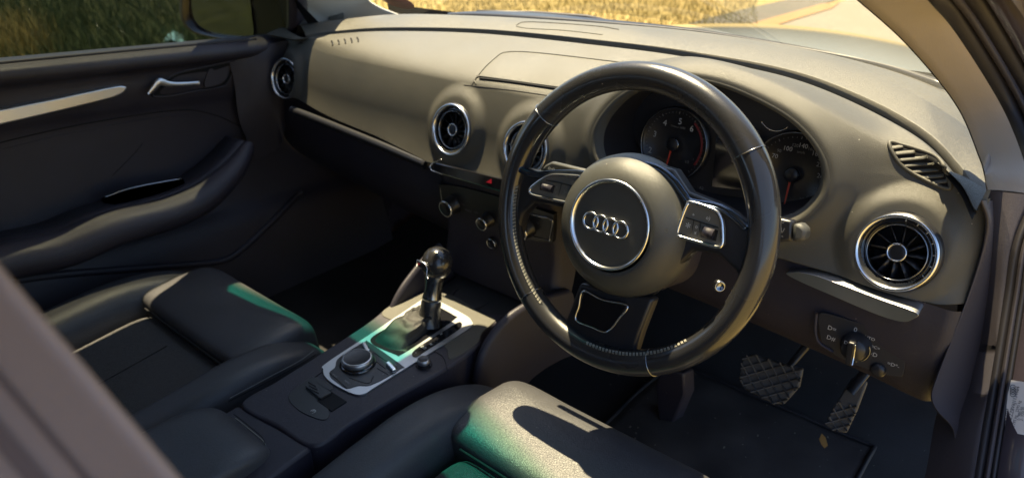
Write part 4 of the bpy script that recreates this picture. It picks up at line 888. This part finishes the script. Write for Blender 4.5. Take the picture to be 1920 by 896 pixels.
# rubber seals and door frame following the opening: one smooth path beyond the trim edge, down to the sill
low = [(353, (1840, 1945)), (450, (1846, 1901)), (560, (1848, 1882)), (700, (1838, 1859)), (800, (1806, 1842)), (896, (1790, 1826)), (990, (1770, 1810))]
ld = [.80, .80, .80, .79, .78, .76, .75]
e0 = crom([CP+ray(x_[0], y_)*d_ for (y_, x_), d_ in zip(low, ld)], 60); e1 = crom([CP+ray(x_[1], y_)*(d_-.02) for (y_, x_), d_ in zip(low, ld)], 60)
link('kick_trim', MB().add(*grid(np.array([e0+CF*.05, e0+CF*.004, e0*.85+e1*.15-CF*.002, (e0+e1)/2-CF*.006, e0*.15+e1*.85-CF*.003, e1, e1+CF*.03]))), 'kick_plastic', body)
def bands(edge, ws, nm_m, d0):
    T = unit_rows(np.gradient(edge, axis=0)); rows = {}
    for i, (w0, w1, nm, m_) in enumerate([(ws[i], ws[i+1], *nm_m[i]) for i in range(len(nm_m))]):
        def off(w, back):
            V = edge-CP; V = V/np.linalg.norm(V, axis=1)[:, None]; S_ = np.cross(T, V); S_ /= np.linalg.norm(S_, axis=1)[:, None]; S_ *= np.sign(S_ @ CR)[:, None]
            return edge+S_*w-V*(d0[i]-back)
        mid = (w0+w1)/2
        mb = MB().add(*grid(np.array([off(w0, .02), off(w0, .002), off(mid*.6+w0*.4, -.001), off(mid, -.002), off(mid*.6+w1*.4, -.001), off(w1, .002), off(w1, .02)])))
        rows[nm] = mb; link(nm, mb, m_, body)
    return rows
def unit_rows(T): return T/np.linalg.norm(T, axis=1)[:, None]
bands(bb, [0, .012, .018, .030, .075], [('inner_seal', 'rubber'), ('seal_lip', 'kick_plastic'), ('frame_groove', 'rubber'), ('outer_frame', 'body_paint')], [.002, .006, .004, .010])
JB = bvh_of(bands(e1, [0, .0085, .0135, .0195, .085], [('inner_seal', 'rubber'), ('seal_lip', 'kick_plastic'), ('frame_groove', 'rubber'), ('jamb', 'body_paint')], [.002, .006, .003, .006])['jamb'])
# type label on the jamb
q0, q1, q2 = [hit(JB, *p) for p in ((1899, 720), (1916, 800), (1884, 800))]
if q0 is not None and q1 is not None and q2 is not None:
    ln_ = unit(np.cross(q1-q0, q2-q0)); ln_ = ln_ if ln_ @ (CP-q0) > 0 else -ln_; lq = q0+ln_*.0022
    lb = [on(a_, b_, lq, ln_) for a_, b_ in ((1896, 712), (1936, 718), (1920, 815), (1873, 805))]
    lp_ = link('type_label', prism(lb, -ln_*.0006), 'label_paper', body, smooth=False)
    xd = unit(lb[0]-lb[3]); yd = unit(lb[0]-lb[1])
    if np.cross(xd, yd) @ ln_ < 0: yd = -yd
    def lpp(a, b): return on(a, b, lq+ln_*.0003, ln_)
    mk = MB()
    text('AUDI AG', .0058, lpp(1883, 785), xd, yd, mk, 0); text('WAUZZZ8V6J1134484', .0050, lpp(1899, 765), xd, yd, mk, 0)
    for i, s_ in enumerate(('1795 kg   3295 kg', '1- 985 kg', '2- 920 kg')): text(s_, .0040, lpp(1906+i*6, 775), xd, yd, mk, 0)
    link('label_print', mk, 'ink', lp_, smooth=False); mb = MB()
    for i in range(4):
        c = lpp(1899, 739-i*4.6); tube([c+(cos(t)*xd+sin(t)*yd)*.0024 for t in np.linspace(0, 2*pi, 20, endpoint=False)], .0003, 4, True, mb=mb)
    link('label_rings', mb, 'ink', lp_)
# left A pillar trim
lpil = [[at(612, 64, x=-1.105), at(566, 10, x=-1.095), at(545, -15, x=-1.085), at(470, -120, x=-1.045)],
        [at(640, 52, x=-1.095), at(618, 25, x=-1.075), at(590, -15, x=-1.055), at(510, -125, x=-1.005)],
        [at(690, 40, x=-1.085), at(660, 20, x=-1.055), at(640, -15, x=-1.030), at(560, -130, x=-0.975)],
        [at(752, 29, x=-1.075), at(706, 10, x=-1.045), at(680, -15, x=-1.020), at(600, -135, x=-0.965)]]
G_ = np.array([crom(s_, 24) for s_ in lpil]); mbp = MB().add(*grid(crom(G_, 30))); BPL = bvh_of(mbp)
lpt = link('pillar_trim', mbp, 'pillar_pale', body, solid=.004, off=1)
h = hit(BPL, 630, 29, .001)
if h is not None:
    nn = unit(CP-h); bpl = lathe([(.019, .002), (.019, .006), (.0165, .007), (0, .007)], h, nn, 36); link('pillar_cap', bpl, 'dash_top_plastic', lpt)
xz_loft([[at(545, -15, x=-1.02), at(566, 10, x=-1.02), at(600, 45, x=-1.02), at(614, 64, x=-1.02)], [at(535, -15, x=-1.06), at(555, 12, x=-1.06), at(580, 50, x=-1.05), at(590, 70, x=-1.05)]], 'rubber', 'window_frame', body, n=10)
def gpt(x, t, o=0): return wbase(x)*(1-t)+whead(x)*t+np.array([0, .02, .03])*sin(pi*t)+np.array([0, -.012-o, -.012-o])
scv = [gpt(x, t) for x, t in ((-.50, .97), (-.50, .80), (-.485, .69), (-.45, .66), (-.40, .66), (-.375, .70), (-.36, .80), (-.35, .97))]
link('unseen_sensor_cover', prism(crom(scv, 60, True), (0, -.02, -.02)), 'satin_black', wsg)  # out of view; added and shaped to shade the console and driver's bolster
mb = sell((-.40, .06, .315), (.085, .014, .036), (.4, .5), (unit([1, -.1, 0]), unit([.1, 1, .1]), unit([0, -.1, 1])))
link('rear_view_mirror', mb, 'satin_black', wsg); link('mirror_stem', tube([(-.40, .06, .33), (-.40, .11, .36)], .008, 8), 'satin_black', wsg)  # mirror out of view, placed for its shadow beside the driver's seat
# bonnet
bo_ = [[(x, .64+t*1.0-.55*(x+.366)**2, -.005-.155*t-.10*max(0, t-.35)**2-.05*(x+.366)**2) for x in np.linspace(-1.15, .42, 30)] for t in np.linspace(0, 1, 14)]
B3 = np.array(bo_); B3[:, :, 2] += -.075
link('bonnet', MB().add(*grid(B3)), 'bonnet_paint', body)
link('cowl', MB().add(*grid(np.array([[(x, .60-.55*(x+.366)**2, .0) for x in np.linspace(-1.1, .38, 20)], [(x, .66-.55*(x+.366)**2, -.05) for x in np.linspace(-1.1, .38, 20)]]))), 'rubber', body)
# rocker and outer side, so that light cannot come up from below
# left side above the belt line: door frame and roof rail; rear side panels
link('roof_rail', tube(crom([(-1.24, .42, .06), (-1.18, .27, .18), (-1.08, .13, .31), (-1.0, .0, .40), (-.985, -.4, .46), (-.985, -1.1, .48)], 40), np.interp(np.linspace(0, 1, 40), [0, .25, .45, 1], [.025, .03, .06, .06]), 14, sx=.9, nrm=(1, 0, 0)), 'body_paint', body)
link('middle_pillar', tube([(-1.03, -.62, .46), (-1.09, -.66, .15), (-1.13, -.68, -.2)], .06, 12), 'pillar_pale', body)
link('rear_side', box((.46, -1.30, -.05), (.03, .50, .55)), 'body_paint', body, smooth=False)
link('rear_side', box((-1.15, -1.30, -.05), (.03, .50, .55)), 'body_paint', body, smooth=False)
link('floor_pan', box((-.366, -.1, -.70), (.78, .85, .02)), 'rubber', body, smooth=False)
link('bulkhead', MB().add(*grid(np.array([[(x, .62, z) for z in (-.7, .0)] for x in (-1.13, .38)]))), 'rubber', body, smooth=False)
link('door_skin', box((-1.16, -.3, -.33), (.03, 1.0, .34), (np.array([1, 0, 0]), unit([0, 1, -.19]), unit([0, .19, 1]))), 'body_paint', body, smooth=False)
link('rear_shelf', box((-.366, -1.45, -.1), (.75, .03, .45)), 'carpet', body, smooth=False)

# ------------------------------------------------------------------ seat belt close to the lens
bt = []
for t, (ax_, ay_) in enumerate(((-160, 332), (0, 520), (160, 708), (320, 896), (480, 1084))):
    d0 = .20+.004*t; dr = np.array([320, 376])/494.; pr_ = np.array([-dr[1], dr[0]])
    row = []
    for w_, dd in ((-6, .003), (0, .0), (8, -.0012), (20, 0.0), (120, .001), (150, .0022), (180, .001), (300, 0.), (318, -.001), (330, .002)):
        q = np.array([ax_, ay_])+pr_*w_*.98; row.append(CP+ray(*q)*(d0+dd))
    bt.append(row)
sbt = link('seat_belt', MB().add(*grid(crom(np.array(bt), 30))), 'belt_webbing', solid=.0014)
B_ = crom(np.array(bt), 30)
for c0, w_ in ((4, .35), (6, .3)):
    e_ = B_[:, c0]-(B_[:, c0]-CP)*.012; f_ = e_+(B_[:, c0+1]-B_[:, c0])*w_; link('edge_stripe', MB().add(*grid(np.array([e_, f_]))), 'belt_edge', sbt)
tag(sbt, 'blurred brown grey seat belt strap close to the lens in the corner', 'seat belt')

# ------------------------------------------------------------------ outside
GZ = lambda y: -1.0-.154*y
GN = unit([0, .154, 1])
def gp(a, b, o=0): return on(a, b, np.array([0, 0, -1.0])+GN*o, GN)
def ground_mat(name, c1, c2, c3, sc, stretch=(1, 1, 1), bump=.5):
    m = bpy.data.materials.new(name); m.use_nodes = True; t = m.node_tree; b = t.nodes['Principled BSDF']; b.inputs['Roughness'].default_value = .95; b.inputs['Specular IOR Level'].default_value = .15
    N = t.nodes.new; L = t.links.new; tc = N('ShaderNodeTexCoord'); mp_ = N('ShaderNodeMapping'); mp_.inputs['Scale'].default_value = stretch; L(tc.outputs['Object'], mp_.inputs[0])
    n1 = N('ShaderNodeTexNoise'); n1.inputs['Scale'].default_value = sc; n1.inputs['Detail'].default_value = 10; n1.inputs['Roughness'].default_value = .7; L(mp_.outputs[0], n1.inputs['Vector'])
    n2 = N('ShaderNodeTexNoise'); n2.inputs['Scale'].default_value = sc*.13; n2.inputs['Detail'].default_value = 4; L(tc.outputs['Object'], n2.inputs['Vector'])
    r = N('ShaderNodeValToRGB'); r.color_ramp.elements[0].position = .35; r.color_ramp.elements[0].color = (*c1, 1); r.color_ramp.elements[1].position = .65; r.color_ramp.elements[1].color = (*c2, 1); L(n1.outputs[0], r.inputs[0])
    mx = N('ShaderNodeMixRGB'); mx.inputs[2].default_value = (*c3, 1); rr = N('ShaderNodeMapRange'); rr.inputs[1].default_value = .45; rr.inputs[2].default_value = .62; L(n2.outputs[0], rr.inputs[0]); L(rr.outputs[0], mx.inputs[0]); L(r.outputs[0], mx.inputs[1]); L(mx.outputs[0], b.inputs['Base Color'])
    bp = N('ShaderNodeBump'); bp.inputs['Strength'].default_value = bump; bp.inputs['Distance'].default_value = .06; L(n1.outputs[0], bp.inputs['Height']); L(bp.outputs[0], b.inputs['Normal']); M[name] = m
ground_mat('dry_grass', (.24, .18, .065), (.38, .29, .11), (.30, .22, .08), 5)
ground_mat('shaded_green_grass', (.018, .022, .007), (.05, .055, .016), (.03, .035, .012), 5)  # green grass with the shade over it put into the colour
ground_mat('asphalt', (.20, .17, .13), (.27, .23, .17), (.23, .19, .14), 14, bump=.15)
ground_mat('kerb_stone', (.10, .09, .075), (.16, .14, .11), (.12, .11, .09), 12, bump=.2)
ground_mat('soil', (.28, .15, .06), (.40, .24, .10), (.33, .2, .09), 10)
def sheet(name, m, pts, o, kind='structure'):
    ob = link(name, MB().add(np.array(pts), [tuple(range(len(pts)))]), m, smooth=False); ob['kind'] = kind; ob.location = tuple(GN*o); return ob
big = 120.; ce = np.array([0, 0, -1.0]); gy = unit([0, 1, -.154])
sheet('ground', 'dry_grass', [ce+np.array([a*big, 0, 0])+gy*b*big for a, b in ((-1, -1), (1, -1), (1, 1), (-1, 1))], 0)
sheet('verge', 'shaded_green_grass', [ce+np.array([a, 0, 0])+gy*b for a, b in ((-60, -20), (-2.6, -20), (-2.6, 1.3), (-3.4, 2.6), (-60, 26))], .004)
rd = [gp(a, b) for a, b in ((1330, 75), (1480, 40), (1600, -4), (1700, -30), (1900, -40), (2300, 0), (2300, 400), (1700, 260), (1400, 140))]
sheet('road', 'asphalt', rd, .004)
kb_ = [gp(a, b) for a, b in ((1290, 46), (1400, 18), (1500, -4), (1580, -30), (1660, -34), (1560, 4), (1480, 30), (1410, 48), (1340, 58))]
link_k = sheet('kerb', 'kerb_stone', kb_, .012)
sheet('path', 'soil', [gp(a, b) for a, b in ((1400, 50), (1440, 38), (1540, 10), (1575, 6), (1560, 18), (1500, 36), (1450, 52))], .016)
# grass blades
def blades(name, m, spots, n, h0, label=None):
    v = []; f = []; k = 0
    for _ in range(n):
        a, b = spots(); p = gp(a, b); p = np.array(p); an = rng.rand()*pi; w = .004+.004*rng.rand(); h = h0*(.4+rng.rand())
        d = np.array([cos(an), sin(an), 0])*w; ln = (rng.rand(3)-.5)*np.array([1, 1, 0])*h*.9
        v += [p-d, p+d, p+d*.6+ln*.4+np.array([0, 0, h*.6]), p-d*.6+ln*.4+np.array([0, 0, h*.6]), p+ln+np.array([0, 0, h])]; f += [(k, k+1, k+2, k+3), (k+3, k+2, k+4)]; k += 5
    ob = link(name, MB().add(np.array(v), f), m, smooth=False); ob['kind'] = 'stuff'; return ob
mat('blade_green', (.085, .105, .028), .8, var=.3); mat('blade_gold', (.30, .22, .055), .8, var=.3); mat('blade_dry', (.40, .33, .12), .8, var=.3)
blades('grass', 'blade_green', lambda: (rng.uniform(-150, 640), rng.uniform(-60, 170)), 16000, .22)
def tuft():
    return (rng.normal(40, 34), rng.normal(100, 26))
blades('yellow_grass', 'blade_gold', tuft, 1500, .26)
blades('dry_grass_stems', 'blade_dry', lambda: (rng.uniform(700, 1420), rng.uniform(-30, 90)), 12000, .06)
lt = [gp(a, b, .10) for a, b in ((306, 78), (316, 64), (326, 58), (340, 66), (352, 80), (338, 82), (322, 74))]
tag(link('plastic_litter', prism(lt, (0, 0, -.02)), 'litter_blue', smooth=False), 'scrap of pale blue plastic litter lying in the dark grass', 'litter')
